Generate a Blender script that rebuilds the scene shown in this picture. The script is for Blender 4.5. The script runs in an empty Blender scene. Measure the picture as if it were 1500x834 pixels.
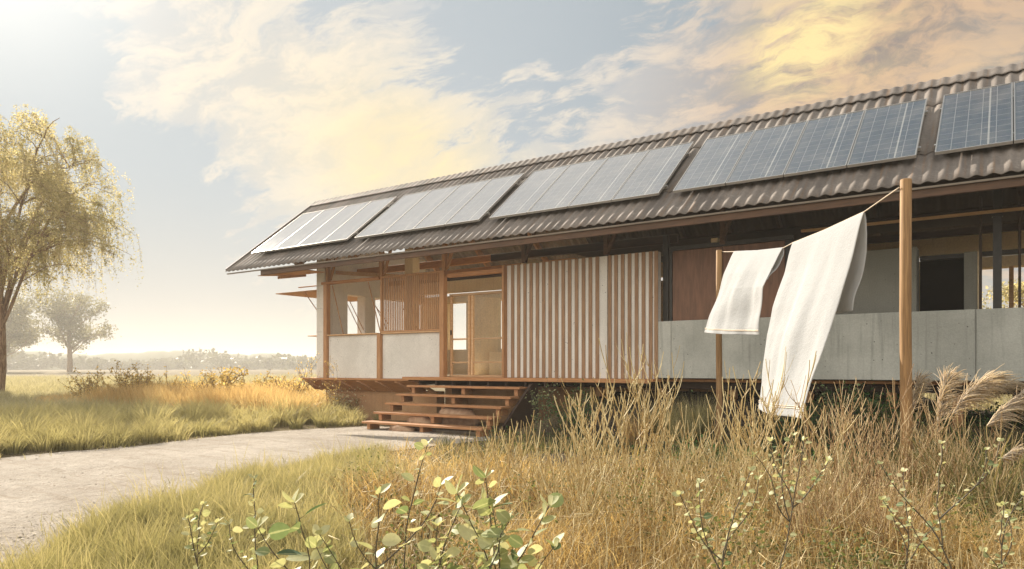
import bpy, math, random
import numpy as np
from mathutils import Vector, Matrix
R_ = math.radians
C = bpy.context.scene.collection
sc = bpy.context.scene
rng = np.random.default_rng(7)
random.seed(7)

# ------------------------------------------------------------------ camera
FPX, H = 1053.0, 1.25
BETA = math.atan2(730, FPX)
cam = bpy.data.cameras.new('camera')
cam.sensor_width = 36; cam.lens = 36*FPX/1500; cam.shift_y = 121/1500
cam.clip_start = .05; cam.clip_end = 6000
co = bpy.data.objects.new('camera', cam); C.objects.link(co)
co.location = (0, 0, H); co.rotation_euler = (R_(90), 0, BETA)
sc.camera = co

# ------------------------------------------------------------------ render settings, exposure
sc.view_settings.view_transform = 'Standard'; sc.view_settings.look = 'None'
sc.view_settings.exposure = 1.0; sc.view_settings.gamma = 1
cy = sc.cycles
cy.use_denoising = True
cy.max_bounces = 10; cy.diffuse_bounces = 6; cy.glossy_bounces = 4; cy.transmission_bounces = 4
cy.volume_bounces = 1; cy.transparent_max_bounces = 12
cy.sample_clamp_indirect = 6
cy.caustics_reflective = False; cy.caustics_refractive = False

# ------------------------------------------------------------------ sun
SUN_EL, SUN_AZ = R_(28), R_(18)          # azimuth measured from -X towards +Y
sdir = Vector((-math.cos(SUN_EL)*math.cos(SUN_AZ), math.cos(SUN_EL)*math.sin(SUN_AZ), math.sin(SUN_EL)))
sl = bpy.data.lights.new('sun', 'SUN'); sl.energy = 5.0; sl.angle = R_(.6); sl.color = (1, .895, .745)
so = bpy.data.objects.new('sun', sl); C.objects.link(so)
so.rotation_euler = (-sdir).to_track_quat('-Z', 'Y').to_euler(); so.location = (-30, 10, 30)

# ------------------------------------------------------------------ node helper
class NT:
    def __init__(s, tree): s.t = tree; s.n = tree.nodes; s.l = tree.links
    def node(s, kind, **kw):
        n = s.n.new(kind)
        for k, v in kw.items(): setattr(n, k, v)
        return n
    def put(s, sock, v):
        if v is None: return
        if isinstance(v, bpy.types.NodeSocket): s.l.new(v, sock)
        else:
            if hasattr(sock.default_value, '__len__') and not isinstance(v, str):
                v = list(v)
                if len(sock.default_value) == 4 and len(v) == 3: v = v+[1]
                sock.default_value = v
            else: sock.default_value = v
    def m(s, op, a, b=None, c=None, clamp=False):
        n = s.node('ShaderNodeMath', operation=op, use_clamp=clamp)
        s.put(n.inputs[0], a)
        if b is not None: s.put(n.inputs[1], b)
        if c is not None: s.put(n.inputs[2], c)
        return n.outputs[0]
    def v(s, op, a, b=None, out=0):
        n = s.node('ShaderNodeVectorMath', operation=op); s.put(n.inputs[0], a)
        if b is not None:
            if op == 'SCALE': s.put(n.inputs['Scale'], b)
            else: s.put(n.inputs[1], b)
        return n.outputs[out]
    def mix(s, f, a, b, blend='MIX'):
        n = s.node('ShaderNodeMix', data_type='RGBA', blend_type=blend)
        s.put(n.inputs[0], f); s.put(n.inputs[6], a); s.put(n.inputs[7], b)
        return n.outputs[2]
    def noise(s, vec, scale, detail=4, rough=.55, dist=0, out=0):
        n = s.node('ShaderNodeTexNoise'); s.put(n.inputs['Vector'], vec)
        n.inputs['Scale'].default_value = scale; n.inputs['Detail'].default_value = detail
        n.inputs['Roughness'].default_value = rough; n.inputs['Distortion'].default_value = dist
        return n.outputs[out]
    def ramp(s, f, stops, interp='LINEAR'):
        n = s.node('ShaderNodeValToRGB'); s.put(n.inputs[0], f)
        e = n.color_ramp.elements; n.color_ramp.interpolation = interp
        while len(e) < len(stops): e.new(.5)
        for q, (p, c) in zip(e, stops):
            q.position = p; q.color = (c, c, c, 1) if not hasattr(c, '__len__') else (*c, 1)
        return n.outputs[0]
    def rng(s, f, a, b, c=0., d=1., smooth=True):
        n = s.node('ShaderNodeMapRange', interpolation_type='SMOOTHSTEP' if smooth else 'LINEAR')
        for i, q in enumerate((f, a, b, c, d)): s.put(n.inputs[i], q)
        return n.outputs[0]
    def mapping(s, vec, scale=(1, 1, 1), rot=(0, 0, 0), loc=(0, 0, 0)):
        n = s.node('ShaderNodeMapping'); s.put(n.inputs[0], vec)
        n.inputs['Scale'].default_value = scale; n.inputs['Rotation'].default_value = rot; n.inputs['Location'].default_value = loc
        return n.outputs[0]

# ------------------------------------------------------------------ sky
w = bpy.data.worlds.new('World'); sc.world = w; w.use_nodes = True
t = NT(w.node_tree); t.n.clear()
SKY_K = .06
sky = t.node('ShaderNodeTexSky', sky_type='NISHITA')
sky.sun_disc = False; sky.sun_elevation = SUN_EL
sky.sun_rotation = math.atan2(sdir.x, sdir.y) % (2*math.pi)
sky.air_density = 1.0; sky.dust_density = 2.0; sky.ozone_density = 1.0
d = t.node('ShaderNodeTexCoord').outputs['Generated']
sep = t.node('ShaderNodeSeparateXYZ'); t.l.new(d, sep.inputs[0])
dx, dy, dz = sep.outputs
def pxdir(u, v):                      # a compass/elevation direction of the sky
    F = Vector((-math.sin(BETA), math.cos(BETA), 0)); Rr = Vector((math.cos(BETA), math.sin(BETA), 0))
    return (F + Rr*((u-750)/FPX) + Vector((0, 0, (538-v)/FPX))).normalized()
def blob(u, v, sig):
    q = pxdir(u, v)
    dot = t.v('DOT_PRODUCT', d, tuple(q), out=1)
    return t.m('EXPONENT', t.m('MULTIPLY', t.m('SUBTRACT', dot, 1.0), 1/(sig*sig)))
zz = t.m('MAXIMUM', dz, 0.0)
den = t.m('ADD', zz, .30)
comb = t.node('ShaderNodeCombineXYZ'); t.put(comb.inputs[0], t.m('DIVIDE', dx, den)); t.put(comb.inputs[1], t.m('DIVIDE', dy, den))
P = comb.outputs[0]
warp = t.v('SCALE', t.v('SUBTRACT', t.noise(P, 2.4, 4, .55, out=1), (.5, .5, .5)), .26)
warp2 = t.v('SCALE', t.v('SUBTRACT', t.noise(P, 9, 4, .6, out=1), (.5, .5, .5)), .035)
Pw = t.v('ADD', t.v('ADD', P, warp), warp2)
Ps = t.mapping(Pw, scale=(1.0, 1.9, 1), rot=(0, 0, R_(-52)))
n_big = t.noise(Ps, 2.9, 9, .60)
n_fine = t.noise(t.mapping(Pw, scale=(1.0, 3.4, 1), rot=(0, 0, R_(-62))), 6.6, 11, .66)
n_puff = t.noise(Pw, 17, 9, .66)
nsum = t.m('ADD', t.m('ADD', t.m('MULTIPLY', n_big, .44), t.m('MULTIPLY', n_fine, .42)), t.m('MULTIPLY', n_puff, .14))
# where the cloud banks lie and where the sky is open
def add(*q):
    r = q[0]
    for k in q[1:]: r = t.m('ADD', r, k)
    return r
def amt(u, v, s, a): return t.m('MULTIPLY', blob(u, v, s), a)
bank = add(amt(220, 100, .05, .14), amt(310, 140, .08, .17), amt(420, 200, .10, .19), amt(580, 235, .13, .18), amt(480, 130, .10, .10), amt(250, 10, .08, .15), amt(1010, 175, .15, .15), amt(880, 180, .13, .15), amt(960, 110, .06, .12), amt(725, 195, .085, .16), amt(640, 30, .05, .08),
           amt(1190, 60, .11, .20), amt(1340, 120, .16, .18), amt(1480, 60, .14, .12), amt(800, 15, .03, .12), amt(775, 105, .035, .12),
           amt(730, 70, .13, -.22), amt(850, 55, .09, -.26), amt(90, 130, .16, -.16), amt(230, 290, .13, -.12), amt(1050, 20, .07, -.12))
cov = t.m('ADD', nsum, t.m('SUBTRACT', t.m('MULTIPLY', bank, .62), .015))
mask = t.rng(cov, .50, .585)
thick = t.rng(cov, .56, .80)
sund = t.v('DOT_PRODUCT', d, tuple(sdir), out=1)
near = t.rng(sund, .35, .95)
right = t.rng(sund, .80, .52)
ccol = t.mix(near, (.64, .50, .385), (.88, .785, .66))
ccol = t.mix(right, ccol, (.62, .415, .265))
shade = t.mix(near, (.36, .335, .33), (.57, .585, .60))
shade = t.mix(right, shade, (.225, .20, .20))
mott = t.rng(t.noise(t.mapping(Pw, scale=(1, 1.6, 1), rot=(0, 0, R_(-40)), loc=(3, 1, 0)), 6.2, 10, .68), .42, .60)
ccol = t.mix(t.m('MULTIPLY', mott, .9), ccol, shade)
gold = add(amt(570, 240, .075, .75), amt(400, 190, .12, .22), amt(640, 262, .05, .3), amt(1450, 120, .05, .2), amt(700, 270, .09, .3))
ccol = t.mix(t.m('MULTIPLY', gold, t.rng(cov, .46, .62), clamp=True), ccol, (.93, .76, .45))
glow = t.m('MULTIPLY', add(amt(1160, 78, .03, .9), amt(1225, 35, .035, .8), amt(1115, 90, .02, .4), amt(1190, 60, .08, .15)), t.rng(t.m('ADD', t.m('MULTIPLY', n_fine, .7), t.m('MULTIPLY', n_puff, .3)), .36, .58), clamp=True)
ccol = t.mix(t.m('MULTIPLY', glow, .9), ccol, (.98, .77, .36))
nish = t.v('SCALE', sky.outputs[0], SKY_K)
blue = t.mix(t.rng(sund, .45, .92), (.20, .265, .315), (.46, .515, .55))
blue = t.mix(.88, t.v('MINIMUM', nish, (.80, .80, .78)), blue)
col = t.mix(t.m('MULTIPLY', mask, t.m('ADD', .66, t.m('MULTIPLY', thick, .33))), blue, ccol)
hz = t.rng(dz, .0, .26, 1, 0)
aur = t.m('EXPONENT', t.m('MULTIPLY', t.m('SUBTRACT', sund, 1.0), 1/(.11*.11)))
col = t.v('ADD', col, t.v('SCALE', (.55, .50, .42), aur))
veil = t.m('MULTIPLY', t.rng(dz, .47, .57), t.rng(dx, -.12, -.62))     # brightness added to the unseen overhead sky, to whiten the panel reflections
col = t.mix(t.m('MULTIPLY', veil, t.rng(n_big, .25, .55, .55, .95)), col, (1.02, .99, .93))
col = t.mix(t.m('MULTIPLY', hz, t.m('ADD', .35, t.m('MULTIPLY', near, .55))), col, t.mix(near, (.66, .60, .53), (.61, .58, .515)))
behind = t.rng(dy, .05, -.45)                      # brightness added to the unseen rear sky, to lift the facade
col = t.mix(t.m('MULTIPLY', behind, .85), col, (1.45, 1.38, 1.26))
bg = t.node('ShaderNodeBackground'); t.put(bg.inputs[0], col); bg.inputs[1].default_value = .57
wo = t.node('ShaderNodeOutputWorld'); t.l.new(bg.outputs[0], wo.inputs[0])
w.cycles.sampling_method = 'MANUAL'; w.cycles.sample_map_resolution = 512

# ------------------------------------------------------------------ materials
def material(name, build):
    m = bpy.data.materials.new(name); m.use_nodes = True
    t = NT(m.node_tree); t.n.clear()
    out = t.node('ShaderNodeOutputMaterial')
    s = build(t)
    t.l.new(s, out.inputs[0])
    return m
def bsdf(t, col, rough=.6, bump=None, bstr=.3, bdist=.01, **kw):
    b = t.node('ShaderNodeBsdfPrincipled'); t.put(b.inputs['Base Color'], col); t.put(b.inputs['Roughness'], rough)
    for k, v in kw.items(): t.put(b.inputs[k.replace('_', ' ')], v)
    if bump is not None:
        bn = t.node('ShaderNodeBump'); bn.inputs['Strength'].default_value = bstr; bn.inputs['Distance'].default_value = bdist
        t.put(bn.inputs['Height'], bump); t.l.new(bn.outputs[0], b.inputs['Normal'])
    return b.outputs[0]
def ocoord(t): return t.node('ShaderNodeTexCoord').outputs['Object']
def wood(name, c1, c2, scale=(7, 7, .6), rough=.62, knots=True):
    def f(t):
        o = ocoord(t); oi = t.node('ShaderNodeObjectInfo')
        o2 = t.v('ADD', o, t.v('SCALE', (7., 3., 5.), oi.outputs['Random']))
        p = t.mapping(o2, scale=scale)
        g = t.noise(p, 6, 6, .62, .6); big = t.noise(o2, 1.4, 3, .5)
        f_ = t.m('ADD', t.m('MULTIPLY', g, .75), t.m('MULTIPLY', big, .25))
        col = t.mix(t.rng(f_, .34, .66), c1, c2)
        isl = t.node('ShaderNodeNewGeometry').outputs['Random Per Island']
        col = t.mix(.8, col, t.mix(isl, (.72, .70, .68), (1.18, 1.14, 1.1)), 'MULTIPLY')
        if knots:
            k = t.node('ShaderNodeTexVoronoi'); t.put(k.inputs['Vector'], t.mapping(o2, scale=(2.6, 2.6, 1.1))); k.inputs['Scale'].default_value = 2.2
            col = t.mix(t.rng(k.outputs['Distance'], .02, .09, .75, 0), col, tuple(x*.32 for x in c1))
        return bsdf(t, col, rough, g, .25, .006)
    return material(name, f)
def concrete(name, c1, c2, holes=.5, streak=.3, rough=.85, grain=60):
    def f(t):
        o = ocoord(t)
        a = t.noise(o, .9, 5, .6); fine = t.noise(o, grain, 3, .6)
        col = t.mix(t.rng(a, .33, .68), c1, c2)
        col = t.mix(.28, col, t.ramp(fine, [(.25, .45), (.75, 1.35)]), 'MULTIPLY')
        st = t.noise(t.mapping(o, scale=(7, 7, .35)), 2.2, 5, .6)
        col = t.mix(t.m('MULTIPLY', t.rng(st, .5, .75), streak), col, tuple(x*.55 for x in c1))
        v = t.node('ShaderNodeTexVoronoi'); t.put(v.inputs['Vector'], o); v.inputs['Scale'].default_value = 11
        v.inputs['Randomness'].default_value = 1
        hole = t.m('MULTIPLY', t.rng(v.outputs['Distance'], .06, .14, 1, 0), t.rng(t.noise(o, 5, 2), .45, .6))
        hole = t.m('MULTIPLY', hole, holes)
        col = t.mix(hole, col, tuple(x*.3 for x in c1))
        h = t.m('SUBTRACT', t.m('MULTIPLY', fine, .5), t.m('MULTIPLY', hole, 1.2))
        return bsdf(t, col, rough, h, .5, .012, Specular_IOR_Level=.25)
    return material(name, f)
M = {}
M['timber'] = wood('timber', (.33, .165, .072), (.48, .265, .125))
M['timber_x'] = wood('timber_lengthwise', (.34, .155, .057), (.49, .25, .105), scale=(.6, 7, 7))
M['timber_pale'] = wood('pale_timber', (.46, .28, .14), (.62, .41, .23), scale=(.6, 7, 7))
M['batten'] = wood('batten_timber', (.215, .122, .064), (.345, .212, .120))
M['step'] = wood('step_timber', (.31, .145, .06), (.47, .245, .112), scale=(.7, 8, 8))
M['fascia'] = wood('fascia_timber', (.06, .03, .014), (.115, .057, .027), scale=(.6, 7, 7))
M['floor'] = wood('pale_floor', (.60, .47, .31), (.74, .61, .43), scale=(.6, 7, 7), knots=False)
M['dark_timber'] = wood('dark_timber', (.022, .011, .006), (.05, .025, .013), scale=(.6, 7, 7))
M['plywood'] = wood('stained_plywood', (.12, .056, .030), (.20, .095, .052), scale=(3, 3, .4), rough=.5)
M['pole'] = wood('pole_timber', (.22, .125, .052), (.40, .24, .105), scale=(14, 14, .5), rough=.75)
M['white_conc'] = concrete('white_concrete', (.70, .655, .59), (.80, .765, .70), .75, .16)
M['white_panel'] = concrete('white_panel', (.70, .67, .62), (.84, .81, .76), 1.0, .08)
M['grey_conc'] = concrete('grey_concrete', (.38, .385, .35), (.53, .535, .49), 1.0, .5)
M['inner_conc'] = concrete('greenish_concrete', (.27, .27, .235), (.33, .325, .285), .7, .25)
M['render'] = concrete('yellow_render', (.80, .64, .41), (.88, .74, .52), .15, .2, grain=30)
M['plinth'] = concrete('earth_plinth', (.40, .22, .11), (.50, .30, .16), .3, .3, grain=35)
M['steel'] = material('dark_steel', lambda t: bsdf(t, t.mix(t.noise(ocoord(t), 12, 4), (.018, .018, .018), (.05, .047, .043)), .45, Metallic=.3))
M['black'] = material('dark_door', lambda t: bsdf(t, t.mix(t.noise(ocoord(t), 5, 4), (.008, .007, .006), (.018, .016, .014)), .9, Specular_IOR_Level=.1))
M['alu'] = material('aluminium', lambda t: bsdf(t, (.62, .60, .57), .38, Metallic=.85))
M['flash'] = material('weathered_edge', lambda t: bsdf(t, t.mix(t.noise(ocoord(t), 6, 4), (.16, .13, .10), (.28, .235, .19)), .7))
def roof_mat(t):
    o = ocoord(t)
    a = t.noise(t.mapping(o, scale=(1.2, .25, .25)), 2.2, 6, .6); b = t.noise(o, 26, 3, .6)
    col = t.mix(t.rng(a, .35, .7), (.14, .122, .11), (.25, .217, .192))
    st = t.noise(t.mapping(o, scale=(6, .3, .3)), 2.5, 4, .6)
    col = t.mix(t.m('MULTIPLY', t.rng(st, .5, .72), .55), col, (.22, .135, .075))
    col = t.mix(t.m('MULTIPLY', t.rng(t.noise(o, 9, 5, .7), .55, .75), .5), col, (.33, .31, .28))
    col = t.mix(.35, col, t.ramp(b, [(.25, .5), (.75, 1.3)]), 'MULTIPLY')
    return bsdf(t, col, .72, b, .3, .006, Specular_IOR_Level=.35)
M['roof'] = material('fibre_cement_roof', roof_mat)
def cell_mat(t):
    uv = t.node('ShaderNodeTexCoord').outputs['UV']
    s = t.node('ShaderNodeSeparateXYZ'); t.l.new(uv, s.inputs[0])
    def line(c, n, wd, off=0.):
        fr = t.m('FRACT', t.m('ADD', t.m('MULTIPLY', c, n), off)); e = t.m('ABSOLUTE', t.m('SUBTRACT', fr, .5))
        return t.rng(e, .5-wd, .5-wd*.6, 0, 1)
    g = t.m('MAXIMUM', line(s.outputs[0], 5, .03), line(s.outputs[1], 11, .022))
    bus = t.m('MAXIMUM', line(s.outputs[0], 18, .03, .5), 0.)
    wide = t.rng(t.m('ABSOLUTE', t.m('SUBTRACT', s.outputs[0], .70)), .010, .016, 1, 0)
    isl = t.node('ShaderNodeObjectInfo').outputs['Random']
    cells = t.node('ShaderNodeTexVoronoi'); t.put(cells.inputs['Vector'], t.mapping(uv, scale=(8, 16, 1))); cells.inputs['Scale'].default_value = 3
    base = t.mix(t.noise(uv, 3, 3), (.018, .022, .032), (.045, .055, .072))
    base = t.mix(.3, base, cells.outputs['Color'], 'MULTIPLY')
    col = t.mix(t.m('MULTIPLY', bus, .16), base, (.40, .41, .43))
    col = t.mix(t.m('MULTIPLY', g, .5), col, (.50, .51, .52))
    col = t.mix(t.m('MULTIPLY', wide, .7), col, (.52, .51, .48))
    dust = t.noise(ocoord(t), 2.5, 5, .65)
    col = t.mix(t.m('MULTIPLY', t.rng(dust, .35, .8), .28), col, (.52, .47, .40))
    h = t.noise(uv, 6, 2, .5)
    pr = bsdf(t, col, t.m('ADD', .08, t.m('MULTIPLY', dust, .13)), h, .02, .004)
    gl = t.node('ShaderNodeBsdfGlossy'); t.put(gl.inputs['Roughness'], t.m('ADD', .02, t.m('MULTIPLY', dust, .10)))
    fr = t.node('ShaderNodeFresnel'); fr.inputs[0].default_value = 3.6
    mx = t.node('ShaderNodeMixShader'); t.put(mx.inputs[0], t.m('MULTIPLY', fr.outputs[0], t.m('SUBTRACT', 1.25, t.m('MULTIPLY', g, .45)), clamp=True)); t.l.new(pr, mx.inputs[1]); t.l.new(gl.outputs[0], mx.inputs[2])
    return mx.outputs[0]
M['cells'] = material('solar_cells', cell_mat)
def glass_mat(t):
    lw = t.node('ShaderNodeLayerWeight'); lw.inputs[0].default_value = .5
    fac = t.m('ADD', .02, t.m('MULTIPLY', t.m('POWER', lw.outputs['Facing'], 4.5), .45))
    tr = t.node('ShaderNodeBsdfTransparent'); tr.inputs[0].default_value = (.985, .99, .985, 1)
    gl = t.node('ShaderNodeBsdfGlossy'); gl.inputs['Roughness'].default_value = .02
    mx = t.node('ShaderNodeMixShader'); t.l.new(fac, mx.inputs[0]); t.l.new(tr.outputs[0], mx.inputs[1]); t.l.new(gl.outputs[0], mx.inputs[2])
    return mx.outputs[0]
M['glass'] = material('window_glass', glass_mat)
def cloth_mat(t):
    o = ocoord(t)
    n = t.noise(o, 120, 3, .7); big = t.noise(o, 7, 4, .6)
    col = t.mix(big, (.545, .56, .575), (.60, .615, .63))
    b = t.node('ShaderNodeBump'); b.inputs['Strength'].default_value = .55; b.inputs['Distance'].default_value = .010
    t.put(b.inputs['Height'], t.m('ADD', n, t.m('MULTIPLY', t.noise(o, 28, 4, .6), 1.1)))
    df = t.node('ShaderNodeBsdfDiffuse'); t.put(df.inputs[0], col); t.l.new(b.outputs[0], df.inputs['Normal'])
    tl = t.node('ShaderNodeBsdfTranslucent'); t.put(tl.inputs[0], (.66, .62, .56, 1)); t.l.new(b.outputs[0], tl.inputs['Normal'])
    mx = t.node('ShaderNodeMixShader'); mx.inputs[0].default_value = .36; t.l.new(df.outputs[0], mx.inputs[1]); t.l.new(tl.outputs[0], mx.inputs[2])
    return mx.outputs[0]
M['towel'] = material('terry_cloth', cloth_mat)
M['hem'] = material('hem_thread', lambda t: bsdf(t, (.66, .56, .44), .9))
def leafy(name, stops, trans=.45, tcol=None, rough=.5, spec=.2, tipdry=None, rib=False):
    def f(t):
        a = t.node('ShaderNodeAttribute', attribute_name='tint').outputs['Fac']
        col = t.ramp(a, stops)
        if tipdry:
            al = t.node('ShaderNodeAttribute', attribute_name='along').outputs['Fac']
            col = t.mix(t.m('MULTIPLY', al, tipdry[1]), col, tipdry[0])
        if rib:
            al = t.node('ShaderNodeAttribute', attribute_name='along').outputs['Fac']
            col = t.mix(t.rng(al, .80, .97, 0, .55), col, (.62, .62, .36))
            col = t.mix(.35, col, t.ramp(t.noise(ocoord(t), 45, 4, .65), [(.3, .62), (.7, 1.25)]), 'MULTIPLY')
        tl = t.node('ShaderNodeBsdfTranslucent')
        t.put(tl.inputs[0], t.mix(1, col, tcol or (1.15, 1.1, .8), 'MULTIPLY'))
        pr = bsdf(t, col, rough, Specular_IOR_Level=spec)
        mx = t.node('ShaderNodeMixShader'); mx.inputs[0].default_value = trans
        t.l.new(pr, mx.inputs[1]); t.l.new(tl.outputs[0], mx.inputs[2])
        return mx.outputs[0]
    return material(name, f)
M['verge'] = leafy('verge_grass', [(0, (.10, .11, .035)), (.35, (.24, .235, .09)), (.7, (.40, .35, .165)), (1, (.56, .48, .27))], .4, tipdry=((.55, .48, .28), .5))
M['tuss'] = leafy('tussock_grass', [(0, (.15, .145, .06)), (.45, (.32, .295, .145)), (1, (.56, .49, .29))], .5, tipdry=((.58, .51, .28), .6))
M['golden'] = leafy('golden_grass', [(0, (.42, .27, .12)), (.5, (.60, .43, .22)), (1, (.74, .60, .36))], .58)
M['straw'] = leafy('straw_grass', [(0, (.10, .055, .028)), (.16, (.22, .14, .065)), (.45, (.53, .37, .155)), (1, (.68, .56, .33))], .42)
M['meadow'] = leafy('meadow_grass', [(0, (.28, .26, .16)), (.5, (.46, .42, .28)), (1, (.60, .54, .40))], .5)
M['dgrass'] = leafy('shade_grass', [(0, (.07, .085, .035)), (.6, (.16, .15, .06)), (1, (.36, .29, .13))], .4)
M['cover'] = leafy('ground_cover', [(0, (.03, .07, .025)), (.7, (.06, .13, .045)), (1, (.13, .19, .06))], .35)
M['weed'] = leafy('low_weed', [(0, (.06, .09, .03)), (.6, (.15, .17, .06)), (1, (.34, .32, .13))], .4)
M['twig'] = leafy('straw_twig', [(0, (.38, .26, .115)), (.5, (.57, .45, .22)), (1, (.70, .60, .36))], .06)
M['redtwig'] = leafy('rusty_twig', [(0, (.28, .17, .085)), (.5, (.48, .33, .17)), (1, (.64, .52, .31))], .06)
M['bushleaf'] = leafy('bush_leaf', [(0, (.26, .20, .08)), (.5, (.48, .35, .14)), (1, (.74, .55, .23))], .6)
M['roundleaf'] = leafy('round_leaf', [(0, (.07, .12, .06)), (.3, (.20, .26, .12)), (.6, (.42, .44, .22)), (1, (.62, .60, .36))], .38, spec=.25, rough=.5, rib=True)
M['treeleaf'] = leafy('tree_leaf', [(0, (.27, .26, .12)), (.5, (.50, .44, .25)), (1, (.74, .66, .46))], .6)
M['hazeleaf'] = leafy('far_leaf', [(0, (.17, .165, .09)), (1, (.36, .33, .20))], .4)
M['farwood'] = leafy('far_wood_leaf', [(0, (.05, .06, .035)), (1, (.13, .135, .075))], .25)
M['plume'] = leafy('grass_plume', [(0, (.60, .50, .40)), (1, (.84, .76, .65))], .5)
M['flower'] = leafy('flower_heads', [(0, (.45, .40, .25)), (1, (.70, .66, .50))], .4)
M['darkstem'] = material('dark_stem', lambda t: bsdf(t, t.mix(t.noise(ocoord(t), 20, 3), (.05, .045, .035), (.13, .10, .06)), .7))
M['brownstem'] = material('brown_stem', lambda t: bsdf(t, t.mix(t.noise(ocoord(t), 20, 3), (.12, .075, .04), (.24, .15, .08)), .8))
def bark_mat(t):
    o = ocoord(t); n = t.noise(t.mapping(o, scale=(3, 3, .7)), 5, 6, .65, .5)
    return bsdf(t, t.mix(t.rng(n, .35, .65), (.16, .09, .05), (.42, .29, .19)), .9, n, .8, .04)
M['bark'] = material('bark', bark_mat)
def rock_mat(t):
    o = ocoord(t); n = t.noise(o, 6, 6, .65)
    return bsdf(t, t.mix(t.rng(n, .3, .7), (.24, .13, .075), (.42, .28, .18)), .9, n, .6, .02)
M['rock'] = material('sandstone', rock_mat)
def ground_mat(t):
    o = t.node('ShaderNodeNewGeometry').outputs['Position']
    a = t.noise(o, .35, 6, .6); b = t.noise(o, 5, 6, .65); c = t.noise(o, 40, 3, .6)
    col = t.mix(t.rng(a, .35, .65), (.12, .095, .05), (.24, .19, .105))
    col = t.mix(t.rng(b, .45, .7), col, (.15, .11, .065))
    v = t.node('ShaderNodeTexVoronoi'); t.put(v.inputs['Vector'], o); v.inputs['Scale'].default_value = 22
    s = t.node('ShaderNodeSeparateXYZ'); t.l.new(o, s.inputs[0])
    bank = t.m('MULTIPLY', t.rng(s.outputs[1], 6.2, 7.6), t.m('MULTIPLY', t.rng(s.outputs[1], 19, 17), t.rng(s.outputs[0], -7.4, -6.2)))  # dark gravelly soil, with the house's shade put into its colour
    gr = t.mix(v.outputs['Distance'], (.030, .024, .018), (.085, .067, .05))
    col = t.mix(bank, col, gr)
    h = t.m('ADD', t.m('MULTIPLY', b, .5), t.m('ADD', t.m('MULTIPLY', c, .3), t.m('MULTIPLY', t.m('MULTIPLY', v.outputs['Distance'], bank), 1.5)))
    return bsdf(t, col, .95, h, .7, .05, Specular_IOR_Level=.1)
M['ground'] = material('dry_ground', ground_mat)
def path_mat(t):
    o = t.node('ShaderNodeNewGeometry').outputs['Position']
    a = t.noise(o, .7, 6, .62); b = t.noise(t.mapping(o, scale=(1, 1, 1), rot=(0, 0, R_(20))), 6, 6, .7); c = t.noise(o, 70, 3, .65)
    col = t.mix(t.rng(a, .35, .66), (.42, .365, .305), (.56, .50, .43))
    rut = t.noise(t.mapping(o, scale=(.5, 2.6, 1), rot=(0, 0, R_(35))), 2.6, 6, .68, .6)
    col = t.mix(t.m('MULTIPLY', t.rng(rut, .47, .72), .6), col, (.31, .25, .185))
    sp = t.node('ShaderNodeTexVoronoi'); t.put(sp.inputs['Vector'], o); sp.inputs['Scale'].default_value = 14
    peb = t.m('MULTIPLY', t.rng(sp.outputs['Distance'], .10, .20, 1, 0), t.rng(t.noise(o, 2.3, 3), .5, .62))
    col = t.mix(t.m('MULTIPLY', peb, .7), col, (.22, .165, .115))
    col = t.mix(.6, col, t.ramp(c, [(.25, .55), (.75, 1.3)]), 'MULTIPLY')
    col = t.mix(.4, col, t.ramp(t.noise(o, 22, 4, .7), [(.3, .6), (.7, 1.2)]), 'MULTIPLY')
    h = t.m('ADD', t.m('MULTIPLY', b, .8), t.m('ADD', t.m('MULTIPLY', c, .25), t.m('ADD', t.m('MULTIPLY', peb, .5), t.m('MULTIPLY', rut, -.12))))
    return bsdf(t, col, .95, h, 1.0, .09, Specular_IOR_Level=.1)
M['path'] = material('pale_sand', path_mat)
M['grit'] = material('loose_grit', lambda t: bsdf(t, t.mix(t.node('ShaderNodeNewGeometry').outputs['Random Per Island'], (.26, .21, .16), (.58, .51, .42)), .9))

# ------------------------------------------------------------------ mesh helpers
def tag(o, label=None, cat=None, group=None, kind=None):
    if label: o['label'] = label
    if cat: o['category'] = cat
    if group: o['group'] = group
    if kind: o['kind'] = kind
    return o
def empty(name, loc, label=None, cat=None, group=None):
    o = bpy.data.objects.new(name, None); C.objects.link(o); o.location = loc
    o.empty_display_size = .2
    return tag(o, label, cat, group)
def wloc(o):
    p = Vector((0, 0, 0))
    while o is not None: p += o.location; o = o.parent
    return p
def np_mesh(name, V, tris=None, quads=None, mat=None, parent=None, attrs=None, smooth=False, loc=None):
    V = np.asarray(V, np.float64).reshape(-1, 3)
    org = np.array(wloc(parent)) if parent is not None else (np.array(loc, float) if loc is not None else np.zeros(3))
    me = bpy.data.meshes.new(name)
    tris = np.zeros((0, 3), np.int32) if tris is None else np.asarray(tris, np.int32).reshape(-1, 3)
    quads = np.zeros((0, 4), np.int32) if quads is None else np.asarray(quads, np.int32).reshape(-1, 4)
    me.vertices.add(len(V)); me.vertices.foreach_set('co', (V-org).astype(np.float32).ravel())
    nl = tris.size+quads.size
    me.loops.add(nl); me.loops.foreach_set('vertex_index', np.concatenate([tris.ravel(), quads.ravel()]).astype(np.int32))
    npoly = len(tris)+len(quads); me.polygons.add(npoly)
    ls = np.concatenate([np.arange(len(tris))*3, len(tris)*3+np.arange(len(quads))*4]).astype(np.int32)
    me.polygons.foreach_set('loop_start', ls)
    if smooth: me.polygons.foreach_set('use_smooth', np.ones(npoly, bool))
    for k, a in (attrs or {}).items():
        at = me.attributes.new(k, 'FLOAT', 'POINT'); at.data.foreach_set('value', np.asarray(a, np.float32))
    me.update(calc_edges=True)
    if mat: me.materials.append(mat)
    o = bpy.data.objects.new(name, me); C.objects.link(o)
    if parent is not None: o.parent = parent
    elif loc is not None: o.location = loc
    return o
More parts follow.
